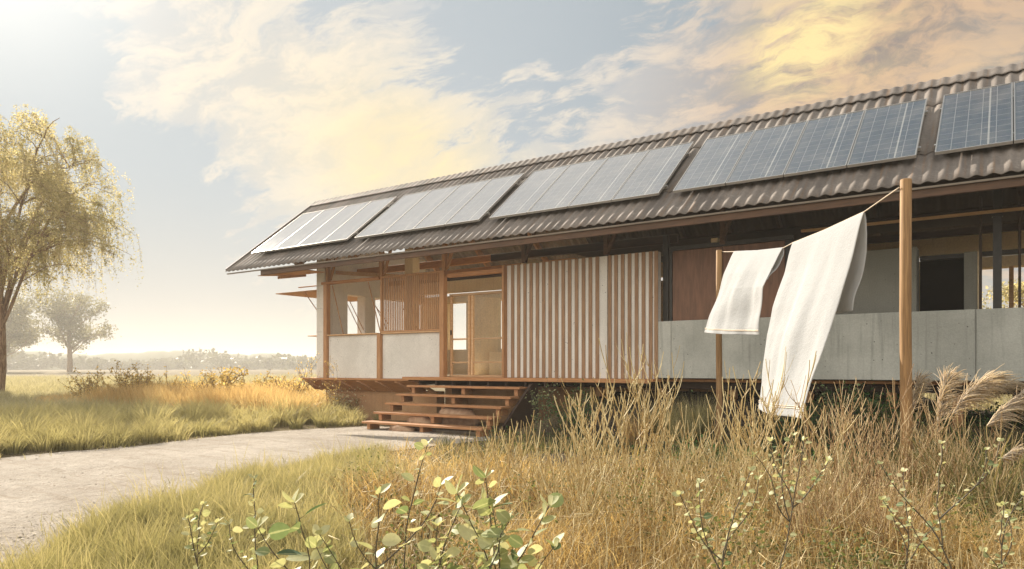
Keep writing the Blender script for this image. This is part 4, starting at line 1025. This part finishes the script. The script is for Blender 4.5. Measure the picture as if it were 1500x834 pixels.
# ------------------------------------------------------------------ plants with round pale leaves
def leafy_plant(u, t_, u1, ytop, seed, label, nbr=2, leaf=.075, n=12, lo=.35, group='round leaved plants in the foreground'):
    r = np.random.default_rng(seed); x, y, z = pxg(u, t_)
    a = (u1-750)/FPX; cb, sb = math.cos(BETA), math.sin(BETA); top = np.array([t_*(-sb+a*cb), t_*(cb+a*sb), H-(ytop-538)*t_/FPX])
    root = empty('leafy_plant', (x, y, z), label, 'plant', group)
    base = np.array([x, y, z-.03]); s = np.linspace(0, 1, 14)[:, None]
    side = np.array([r.normal(), r.normal(), 0])*.05
    main = base+(top-base)*s+side*np.sin(s*np.pi)+r.normal(size=(14, 3))*.003
    paths = [(main, .0042, .0018)]; LV = []
    stems = [(main, lo, n)]
    for b in range(nbr):
        i = int(r.integers(4, 9)); az = r.uniform(0, 6.28); Lb = np.linalg.norm(top-base)*r.uniform(.25, .45)
        dv = np.array([cb*math.cos(az)-.3*sb*math.sin(az), sb*math.cos(az), .9]); dv /= np.linalg.norm(dv)
        ss = np.linspace(0, 1, 8)[:, None]; br = main[i]+dv*Lb*ss+np.array([0, 0, .30])*Lb*ss**2+np.array([r.normal(), r.normal(), 0])*.07*Lb*np.sin(ss*np.pi)+np.array([r.normal(), r.normal(), 0])*.03*Lb*np.sin(ss*2*np.pi)
        paths.append((br, .0036, .0016)); stems.append((br, .25, max(4, int(n*.6))))
    cv = np.array([sb*.3, -cb*.9, .35])                    # leaves turn their faces to the light and the clearing
    for st, l0, k in stems:
        L = len(st)-1; k = int(k*1.5)
        for j in range(k):
            s_ = l0+(1-l0)*(j+.5*r.random())/k; f = s_*L; i = min(int(f), L-1); p = st[i]+(st[i+1]-st[i])*(f-i)
            az = j*2.4+r.normal(0, .5); d_ = np.array([math.cos(az), math.sin(az), r.uniform(-.1, .75)])
            nr = np.array([-.55, -.35, .65])+r.normal(size=3)*.42
            sz = leaf*r.uniform(.5, 1.1)*(1.05-.45*abs(s_-.75)); pet = p+d_/np.linalg.norm(d_)*sz*.25
            paths.append((np.linspace(p, pet, 3), .0012, .0009))
            LV.append(leaf_disc(pet, d_, nr, sz, sz*r.uniform(.68, .86), float(np.clip(r.normal(.66, .28), 0, 1))))
        az = r.uniform(0, 6.28)
        for j in range(3):
            d_ = np.array([math.cos(az+j*2.1), math.sin(az+j*2.1), .9]); sz = leaf*r.uniform(.5, .9)
            LV.append(leaf_disc(st[-1], d_, np.array([-.4, -.5, .5])+r.normal(size=3)*.3, sz, sz*.72, float(np.clip(r.normal(.75, .2), 0, 1))))
    V, T, A, B = tubes(paths, 5)
    np_mesh('stem', V, tris=T, mat=M['darkstem'], parent=root, smooth=True)
    veg('foliage', LV, 'roundleaf', parent=root, smooth=True)
    return root
leafy_plant(448, 2.7, 432, 735, 1, 'dark stemmed plant with large pale heart shaped leaves at the left of the leafy cluster', 1, .095, 9)
leafy_plant(390, 3.3, 372, 700, 2, 'slender small leaved plant in the verge grass left of the large pale leaf', 1, .045, 16)
leafy_plant(318, 3.5, 298, 738, 3, 'leftmost small leaved plant in the verge grass near the path', 2, .042, 15)
leafy_plant(575, 2.65, 556, 722, 4, 'branching plant with round pale leaves on dark stems, left of the tallest stem', 3, .070, 9)
leafy_plant(612, 3.0, 627, 652, 5, 'tallest thin stem carrying only a few pale leaves at its tip', 1, .058, 9, .62)
leafy_plant(706, 2.5, 668, 722, 6, 'plant with a rosette of large pale leaves, left of the grey green topped one', 2, .095, 13)
leafy_plant(742, 2.6, 712, 700, 7, 'plant topped by two grey green leaves, in the dense leafy cluster', 2, .080, 14)
leafy_plant(752, 2.45, 748, 762, 8, 'rightmost low dense plant of the leafy cluster with dark green leaves', 3, .070, 14, .2)
leafy_plant(655, 2.55, 640, 770, 9, 'low plant filling the base of the leafy cluster with mixed green leaves', 4, .062, 14, .2)
leafy_plant(1068, 3.1, 1100, 690, 10, 'green leaved plant below the short towel near the lower edge', 3, .036, 18, .05)
leafy_plant(1125, 3.3, 1178, 645, 12, 'tall branching dark stemmed plant below the long towel with few pale leaves', 4, .034, 15, .15)
leafy_plant(1318, 3.6, 1322, 690, 14, 'sprig with one pale oval leaf held in front of the thick pole', 3, .038, 12, .2)
leafy_plant(1440, 3.0, 1382, 650, 15, 'thin seeding weed with whitish small leaves at the lower right corner', 4, .024, 16, .1)
leafy_plant(1488, 3.3, 1470, 740, 16, 'small sprig at the right edge beside the seeding weed', 3, .032, 14, .15)

# ------------------------------------------------------------------ plumed grasses at the right
def plume_grass(u, t_, z0, plumes, seed, label):
    global rng
    keep = rng; rng = np.random.default_rng(seed); x, y, z = pxg(u, t_)
    root = empty('plume_grass', (x, y, z), label, 'ornamental grass', 'plumed grasses at the right end of the house')
    cb, sb = math.cos(BETA), math.sin(BETA); n = 150
    az = rng.uniform(0, 6.28, n); rr = rng.random(n)*.14
    veg('foliage', blades(x+np.cos(az)*rr, y+np.sin(az)*rr, np.full(n, z-.03), rng.uniform(.4, .95, n), np.full(n, .008), rng.uniform(.2, .9, n), az, rng.random(n)*.8+.2, 4), 'dgrass', parent=root)
    for (ua, ya, ub, yb, dt) in plumes:
        td = t_+dt
        def wp(u_, v_): a = (u_-750)/FPX; return np.array([td*(-sb+a*cb), td*(cb+a*sb), H-(v_-538)*td/FPX])
        p0, p1, b = wp(ua, ya), wp(ub, yb), np.array([x, y, z]); s = np.linspace(0, 1, 9)[:, None]
        stem = b*(1-s)**2+2*s*(1-s)*(b*.45+p0*.55+np.array([-.04, 0, .12]))+p0*s*s
        k = np.linspace(0, 1, 8)[:, None]; ax = p1-p0; L = np.linalg.norm(ax); rach = p0+ax*k+np.array([0, 0, .14*L])*np.sin(k*np.pi)
        V, T, A, B = tubes([(stem, .004, .003), (rach, .003, .001)], 5, [.3, .6])
        st = np_mesh('stem', V, tris=T, mat=M['twig'], parent=root, attrs={'tint': A, 'along': B})
        m_ = 300; paths = []
        for i in range(m_):
            f = rng.random()**.8; q = rach[0]+(rach[-1]-rach[0])*f+np.array([0, 0, .14*L])*math.sin(f*math.pi)
            dv = ax/L*1.0+rng.normal(size=3)*.30+np.array([cb, sb, 0])*.12
            c, _ = curve(q, dv, L*rng.uniform(.28, .60), 6, np.array([cb*.25, sb*.25, -.75]), .05); paths.append((c, .0042, .0014))
        P = tubes(paths, 3); V, T, A, B = P
        np_mesh('plume', V, tris=T, mat=M['plume'], parent=root, attrs={'tint': A, 'along': B})
    rng = keep
plume_grass(1378, 5.3, 0, [(1372, 622, 1386, 562, 0), (1392, 612, 1436, 566, .1)], 1, 'plumed grass with two upright beige plumes just right of the thick pole')
plume_grass(1425, 5.5, 0, [(1415, 592, 1476, 566, .1), (1402, 600, 1455, 556, 0)], 2, 'plumed grass with broad plumes swept right under the concrete parapet')
plume_grass(1470, 5.2, 0, [(1445, 625, 1500, 588, 0), (1470, 600, 1520, 570, .2)], 3, 'plumed grass with heavy drooping plumes at the right edge of the picture')
plume_grass(1440, 4.7, 0, [(1462, 676, 1502, 660, 0)], 4, 'single low arching plume at the right edge, nearest of the plumed grasses')
plume_grass(1330, 6.8, 0, [(1334, 606, 1346, 562, 0)], 5, 'narrow plumed grass half hidden behind the thick clothesline pole')

# ------------------------------------------------------------------ tufts, saplings and bushes round the house
def tuft(u, t_, h, seed, label, mat='golden'):
    global rng
    keep = rng; rng = np.random.default_rng(seed); x, y, z = pxg(u, t_); n = 420
    az = rng.uniform(0, 6.28, n); rr = np.sqrt(rng.random(n))*.17
    o = veg('grass_tuft', blades(x+np.cos(az)*rr, y+np.sin(az)*rr, np.full(n, z-.03), h*rng.uniform(.6, 1.15, n), np.full(n, .009), rng.uniform(.05, .6, n), az, rng.random(n), 3), mat, loc=(x, y, z))
    rng = keep
    tag(o, label, 'grass', 'tufts of grass against the deck')
tuft(1022, 11.3, .66, 1, 'yellow green grass tuft just left of the thin clothesline pole under the parapet', 'verge')
tuft(975, 11.6, .56, 2, 'greenish grass tuft under the right end of the slatted wall', 'verge')
tuft(930, 11.4, .52, 3, 'yellowish grass tuft under the middle of the right slatted wall', 'golden')
tuft(1000, 11.0, .5, 6, 'smaller grass tuft in front of the two tufts beside the thin pole', 'verge')
def bush(name, u, t_, H_, W, seed, label, group, nst=16, nleaf=900, leaf=.05, lm='bushleaf', sm='brownstem', wob=.10, lo=.3, tl=None, r0=.012, cat='bush'):
    global rng
    keep = rng; rng = np.random.default_rng(seed); x, y, z = pxg(u, t_)
    root = empty(name, (x, y, z), label, cat, group); paths, tips = [], []
    for i in range(nst):
        az = rng.uniform(0, 6.28); q = rng.random()**.6*W/H_
        c, d_ = curve((x+math.cos(az)*.08, y+math.sin(az)*.08, z-.04), (math.cos(az)*q, math.sin(az)*q, 1), H_*rng.uniform(.55, 1.0), 9, (0, 0, .25), wob)
        paths.append((c, r0*rng.uniform(.7, 1.3), r0*.45)); tips.append(c)
        for j in range(5):
            k = rng.integers(2, 8); a2 = rng.uniform(0, 6.28)
            c2, _ = curve(c[k], d_+np.array([math.cos(a2), math.sin(a2), .1])*1.0, H_*rng.uniform(.15, .38), 6, (0, 0, .3), wob); paths.append((c2, r0*.55, r0*.3)); tips.append(c2)
    V, T, A, B = tubes(paths, 4); np_mesh('branch', V, tris=T, mat=M[sm], parent=root, attrs={'tint': A, 'along': B})
    allp = np.concatenate([c[int(len(c)*lo):] for c in tips]); P = allp[rng.integers(0, len(allp), nleaf)]+rng.normal(size=(nleaf, 3))*.03
    veg('foliage', leaves(P, leaf*rng.uniform(.5, 1.3, nleaf), .6, np.clip(rng.random(nleaf) if tl is None else rng.normal(tl, .2, nleaf), 0, 1), up=-.2), lm, parent=root)
    rng = keep
    return root
LB_ = 'bushes in the golden grass left of the house'
bush('bush', 138, 21.5, 1.30, .75, 1, 'leftmost dark twiggy bush in the golden grass, standing nearest the big tree', LB_, 20, 1500, .07)
bush('bush', 195, 20.5, 1.35, .95, 2, 'wide dark bush with yellowish leaf tips, second from the left in the golden grass', LB_, 28, 2300, .07)
bush('bush', 262, 20.5, 1.22, .7, 3, 'thin feathery orange bush between the wide dark bush and the curly branched one', LB_, 20, 1300, .06, tl=.9)
bush('bush', 345, 18.6, 1.42, .75, 4, 'bush with curling dark bare branches and a yellow leafy top beside the path', LB_, 14, 1300, .085, wob=.26, lo=.6, r0=.016)
bush('bush', 306, 19.6, 1.3, .6, 5, 'pale open seed headed bush left of the curling dark branches', LB_, 18, 1100, .06, tl=.95)
bush('bush', 398, 19.2, 1.12, .6, 6, 'rounded green yellow bush between the curling branches and the deck corner', LB_, 24, 1900, .07, tl=.4)
bush('bush', 430, 18.4, 1.25, .55, 7, 'wispy orange seeding bush nearest the left corner of the deck', LB_, 20, 1200, .055, tl=.9)
bush('bush', 500, 17.6, .72, .95, 8, 'low bush dotted with small white flowers below the deck, left of the steps', LB_, 30, 2400, .06, 'bushleaf', tl=.25)
x, y, z = pxg(500, 17.6); n = 420; q = rng.normal(size=(n, 3))*np.array([.42, .42, .14])+np.array([x, y, z+.52])
fl_ = veg('flower', leaves(q, rng.uniform(.03, .055, n), .9, rng.random(n), up=-.3), 'flower', kind='stuff', parent=[o for o in bpy.data.objects if o.get('label', '').startswith('low bush dotted')][0])
bush('weed', 450, 17.6, 1.62, .22, 9, 'tall wispy dry weed standing just left of the white gable column', 'tall dry weeds by the deck', 4, 220, .045, tl=.8, wob=.05, r0=.007, cat='weed')
bush('weed', 491, 16.9, 1.50, .10, 10, 'narrow spiky weed standing before the left white panel of the house', 'tall dry weeds by the deck', 3, 260, .04, tl=.5, wob=.04, r0=.006, cat='weed')
SP = 'saplings and shrubs in the shade of the house'
bush('sapling', 795, 12.3, .98, .35, 12, 'thin dark sapling with small pale leaves beside the right end of the wooden steps', SP, 7, 260, .05, 'roundleaf', 'darkstem', .06, tl=.35, r0=.006, cat='sapling')
bush('sapling', 845, 12.0, .95, .5, 13, 'bushier green sapling under the left part of the slatted wall', SP, 12, 700, .05, 'cover', 'darkstem', .06, tl=.8, r0=.006, cat='sapling')
bush('sapling', 1235, 9.9, 1.0, .22, 14, 'upright sapling with yellow green leaves between the long towel and the thick pole', SP, 6, 320, .055, 'roundleaf', 'darkstem', .05, tl=.2, r0=.006, cat='sapling')
bush('sapling', 1290, 10.3, .75, .5, 15, 'dark green leafy shrub behind the thick pole under the parapet', SP, 14, 1100, .055, 'cover', 'darkstem', .08, tl=.75, r0=.007, cat='sapling')
bush('sapling', 1180, 10.6, .62, .5, 16, 'low dark shrub right of the long towel hem in the shade under the parapet', SP, 12, 700, .05, 'cover', 'darkstem', .08, tl=.6, r0=.007, cat='sapling')

# ------------------------------------------------------------------ trees
def tree(name, loc, H_, Rr, seed, label, cat, group, nleaf, leaf, mat, weeping=True, trunk_r=.42, th=.38, bmat='bark', gaps=.0):
    global rng
    keep = rng; rng = np.random.default_rng(seed); x, y = loc; z = float(gz(x, y))
    root = empty(name, (x, y, z), label, cat, group)
    k = np.linspace(0, 1, 12)[:, None]; top = np.array([x+.5, y, z+H_*.62])
    base = np.array([x, y, z-.3]); trunk = base+(top-base)*k+np.array([np.sin(k[:, 0]*5)*.25*H_/17, np.cos(k[:, 0]*4)*.15, 0*k[:, 0]]).T
    V, T, A, B = tubes([(trunk, trunk_r, trunk_r*.38)], 14)
    np_mesh('trunk', V, tris=T, mat=M[bmat], parent=root, smooth=True)
    limbs, ends = [], []
    for i in range(15):
        j = int(rng.integers(4, 12)); az = i*2.4+rng.normal(0, .4); up = rng.uniform(.35, 1.3) if j < 9 else rng.uniform(.7, 2.2)
        L = Rr*rng.uniform(.65, 1.0) if j < 10 else Rr*rng.uniform(.5, .85)
        c, d_ = curve(trunk[j], (math.cos(az), math.sin(az), up), L*1.1, 11, (0, 0, -.35 if weeping else .15), .12)
        limbs.append((c, trunk_r*.30, trunk_r*.06)); ends.append(c)
        for q in range(7):
            m_ = int(rng.integers(3, 11)); a2 = rng.uniform(0, 6.28)
            c2, d2 = curve(c[m_], d_*.7+np.array([math.cos(a2), math.sin(a2), rng.uniform(-.1, .9)]), Rr*rng.uniform(.25, .5), 8, (0, 0, -.4 if weeping else 0), .14)
            limbs.append((c2, trunk_r*.09, trunk_r*.03)); ends.append(c2)
    V, T, A, B = tubes(limbs, 6); np_mesh('limb', V, tris=T, mat=M[bmat], parent=root, smooth=True)
    pts = np.concatenate([c[3:] for c in ends]); pts = pts[np.hypot(pts[:, 0]-x, pts[:, 1]-y) > Rr*.12]
    if weeping:
        ns = nleaf//34; P, T_ = [], []; st = pts[rng.integers(0, len(pts), ns)]+rng.normal(size=(ns, 3))*np.array([.45, .45, .35])*Rr/8
        for p in st:
            L = rng.uniform(.6, 2.6)*H_/17; m_ = 34; s = np.sort(rng.random(m_)); a = rng.uniform(0, 6.28); o_ = rng.uniform(.2, .8)
            off = np.stack([math.cos(a)*o_*s**.6, math.sin(a)*o_*s**.6, .35*np.sin(s*2.2)-L*s**1.5], -1)
            P.append(p+off+rng.normal(size=(m_, 3))*.085); T_.append(np.clip(rng.normal(.5, .25, m_)+rng.normal(0, .15), 0, 1))
        P = np.concatenate(P); T_ = np.concatenate(T_)
    else:
        ns = nleaf//60; c = pts[rng.integers(0, len(pts), ns)]; P = np.repeat(c, 60, 0)+rng.normal(size=(ns*60, 3))*np.array([.55, .55, .35])*Rr/5.5
        T_ = np.clip(rng.normal(.5, .25, len(P)), 0, 1)
    P = P[P[:, 2] > z+H_*.14]; T_ = T_[:len(P)]
    veg('crown', leaves(P, leaf*rng.uniform(.6, 1.3, len(P)), .65, T_, up=.5), mat, parent=root)
    rng = keep
    return root
def weeping_tree(loc, H_, Rr, seed, label):
    global rng
    keep = rng; rng = np.random.default_rng(seed); x, y = loc; z = float(gz(x, y))
    root = empty('weeping_tree', (x, y, z), label, 'tree', 'trees in the meadow')
    k = np.linspace(0, 1, 14)[:, None]; top = np.array([x-.3, y+.6, z+H_*.60]); base = np.array([x, y, z-.3])
    trunk = base+(top-base)*k+np.stack([np.sin(k[:, 0]*5)*.22, np.cos(k[:, 0]*4)*.12, 0*k[:, 0]], -1)
    V, T, A, B = tubes([(trunk, .30, .13)], 16); np_mesh('trunk', V, tris=T, mat=M['bark'], parent=root, smooth=True)
    ctr = np.array([x, y, z+H_*.60]); rad = np.array([Rr, Rr, H_*.385]); limbs, sk = [], [trunk[7:]]
    for i in range(13):
        j = int(rng.integers(5, 13)); az = i*2.4+rng.normal(0, .3)
        tgt = ctr+rad*np.array([math.cos(az)*.72, math.sin(az)*.72, rng.uniform(-.25, .75)]); L = np.linalg.norm(tgt-trunk[j])
        s_ = np.linspace(0, 1, 12)[:, None]; c = trunk[j]+(tgt-trunk[j])*s_+np.array([0, 0, .22*L])*np.sin(s_*np.pi)+np.cumsum(rng.normal(size=(12, 3))*.05, 0)
        limbs.append((c, .075, .010)); sk.append(c)
    sk = np.concatenate(sk); P, T_ = [], []; n = 0
    while n < 310:
        q = rng.normal(size=3); q /= np.linalg.norm(q); q *= rng.uniform(.45, 1.0)
        if q[2] < -.62: continue
        c = ctr+rad*q*np.array([1, 1, 1 if q[2] > 0 else .8])
        if vnoise(c[0]*1.0+c[2]*.7, c[1]+c[2]*.9, 1.5) < .40: continue
        n += 1; d2 = np.linalg.norm(sk-c, axis=1)+np.where(sk[:, 2] > c[2]+.3, 2, 0); p0 = sk[int(np.argmin(d2))]
        s_ = np.linspace(0, 1, 7)[:, None]; br = p0+(c-p0)*s_+np.array([0, 0, .18*np.linalg.norm(c-p0)])*np.sin(s_*np.pi)+rng.normal(size=(7, 3))*.04
        limbs.append((br, .022, .008)); ct = rng.normal(.5, .16)
        for st in range(13):
            L = rng.uniform(.5, 1.75); m_ = 46; s2 = np.sort(rng.random(m_)); a = rng.uniform(0, 6.28); o_ = rng.uniform(.15, .6); b0 = br[int(rng.integers(3, 7))]+rng.normal(size=3)*.20
            out = (c-ctr)[:2]/np.maximum(np.linalg.norm((c-ctr)[:2]), .1)*.25
            off = np.stack([(math.cos(a)*o_+out[0])*s2**.6, (math.sin(a)*o_+out[1])*s2**.6, .30*np.sin(s2*2.4)-L*s2**1.4], -1)
            P.append(b0+off+rng.normal(size=(m_, 3))*.05); T_.append(np.clip(rng.normal(ct, .2, m_), 0, 1))
            if st < 4: limbs.append((b0+np.stack([(math.cos(a)*o_+out[0])*np.linspace(0, 1, 6)**.6, (math.sin(a)*o_+out[1])*np.linspace(0, 1, 6)**.6, .30*np.sin(np.linspace(0, 1, 6)*2.4)-L*np.linspace(0, 1, 6)**1.4], -1), .006, .003))
    V, T, A, B = tubes(limbs, 5); np_mesh('limb', V, tris=T, mat=M['bark'], parent=root, smooth=True)
    P = np.concatenate(P); T_ = np.concatenate(T_); g = P[:, 2] > z+H_*.16; P, T_ = P[g], T_[g]
    veg('crown', leaves(P,   .070*rng.uniform(.6, 1.3, len(P)), .62, T_, up=.6), 'treeleaf', parent=root)
    rng = keep
weeping_tree((-34.7, 12.2), 12.6, 5.6, 3, 'large weeping tree with drooping golden green foliage at the left edge')
tree('tree', (-175, 76.5), 18.4, 9.0, 5, 'small hazy tree with a straight bare trunk right of the large weeping tree', 'tree', 'trees in the meadow', 8000, .50, 'hazeleaf', False, .62, bmat='bark')
tree('tree', (-183, 66.6), 15.8, 9.9, 6, 'rounded hazy tree seen just right of the weeping tree trunk', 'tree', 'trees in the meadow', 9000, .52, 'hazeleaf', False, .52)
tree('tree', (-210, 73.5), 13.9, 9.0, 8, 'low hazy tree farthest back behind the weeping tree', 'tree', 'trees in the meadow', 9000, .62, 'hazeleaf', False, .5)
x, y, z = pxg(1500, 30)
tree('tree', (x, y), 4.9, 2.4, 9, 'bushy yellow green tree seen through the veranda beyond the house', 'tree', 'trees in the meadow', 9000, .12, 'treeleaf', False, .16)

PW = []
for i in range(420):
    f = rng.random(); u_ = -60+640*f; dd = rng.uniform(300, 470); a = (u_-750)/FPX; cb, sb = math.cos(BETA), math.sin(BETA)
    cx_, cy2 = dd*(-sb+a*cb), dd*(cb+a*sb); hh = rng.uniform(3.5, 8.5)*(.55+.9*vnoise(u_, 3., 60)); ww = hh*rng.uniform(.5, .8)
    q = rng.normal(size=(60, 3)); q /= np.linalg.norm(q, axis=1)[:, None]; q *= rng.uniform(.5, 1, (60, 1))
    PW.append(q*np.array([ww, ww, hh*.42])+np.array([cx_, cy2, hh*.58]))
PW = np.concatenate(PW)
veg('far_woodland', leaves(PW, rng.uniform(1.2, 2.6, len(PW)), .8, rng.random(len(PW)), up=0), 'farwood', kind='stuff')

# ------------------------------------------------------------------ the morning haze
hz_ = MB().box(-1150, 1150, -1150, 1150, -1.7, 20.5)
HB = hz_.build('haze', None)
HB.data.materials.clear()
hm = bpy.data.materials.new('haze_air'); hm.use_nodes = True; ht = NT(hm.node_tree); ht.n.clear()
pv = ht.node('ShaderNodeVolumePrincipled'); pv.inputs['Color'].default_value = (.90, .87, .815, 1)
pv.inputs['Density'].default_value = .0014; pv.inputs['Anisotropy'].default_value = .2
hout = ht.node('ShaderNodeOutputMaterial'); ht.l.new(pv.outputs[0], hout.inputs['Volume'])
HB.data.materials.append(hm); HB['kind'] = 'stuff'
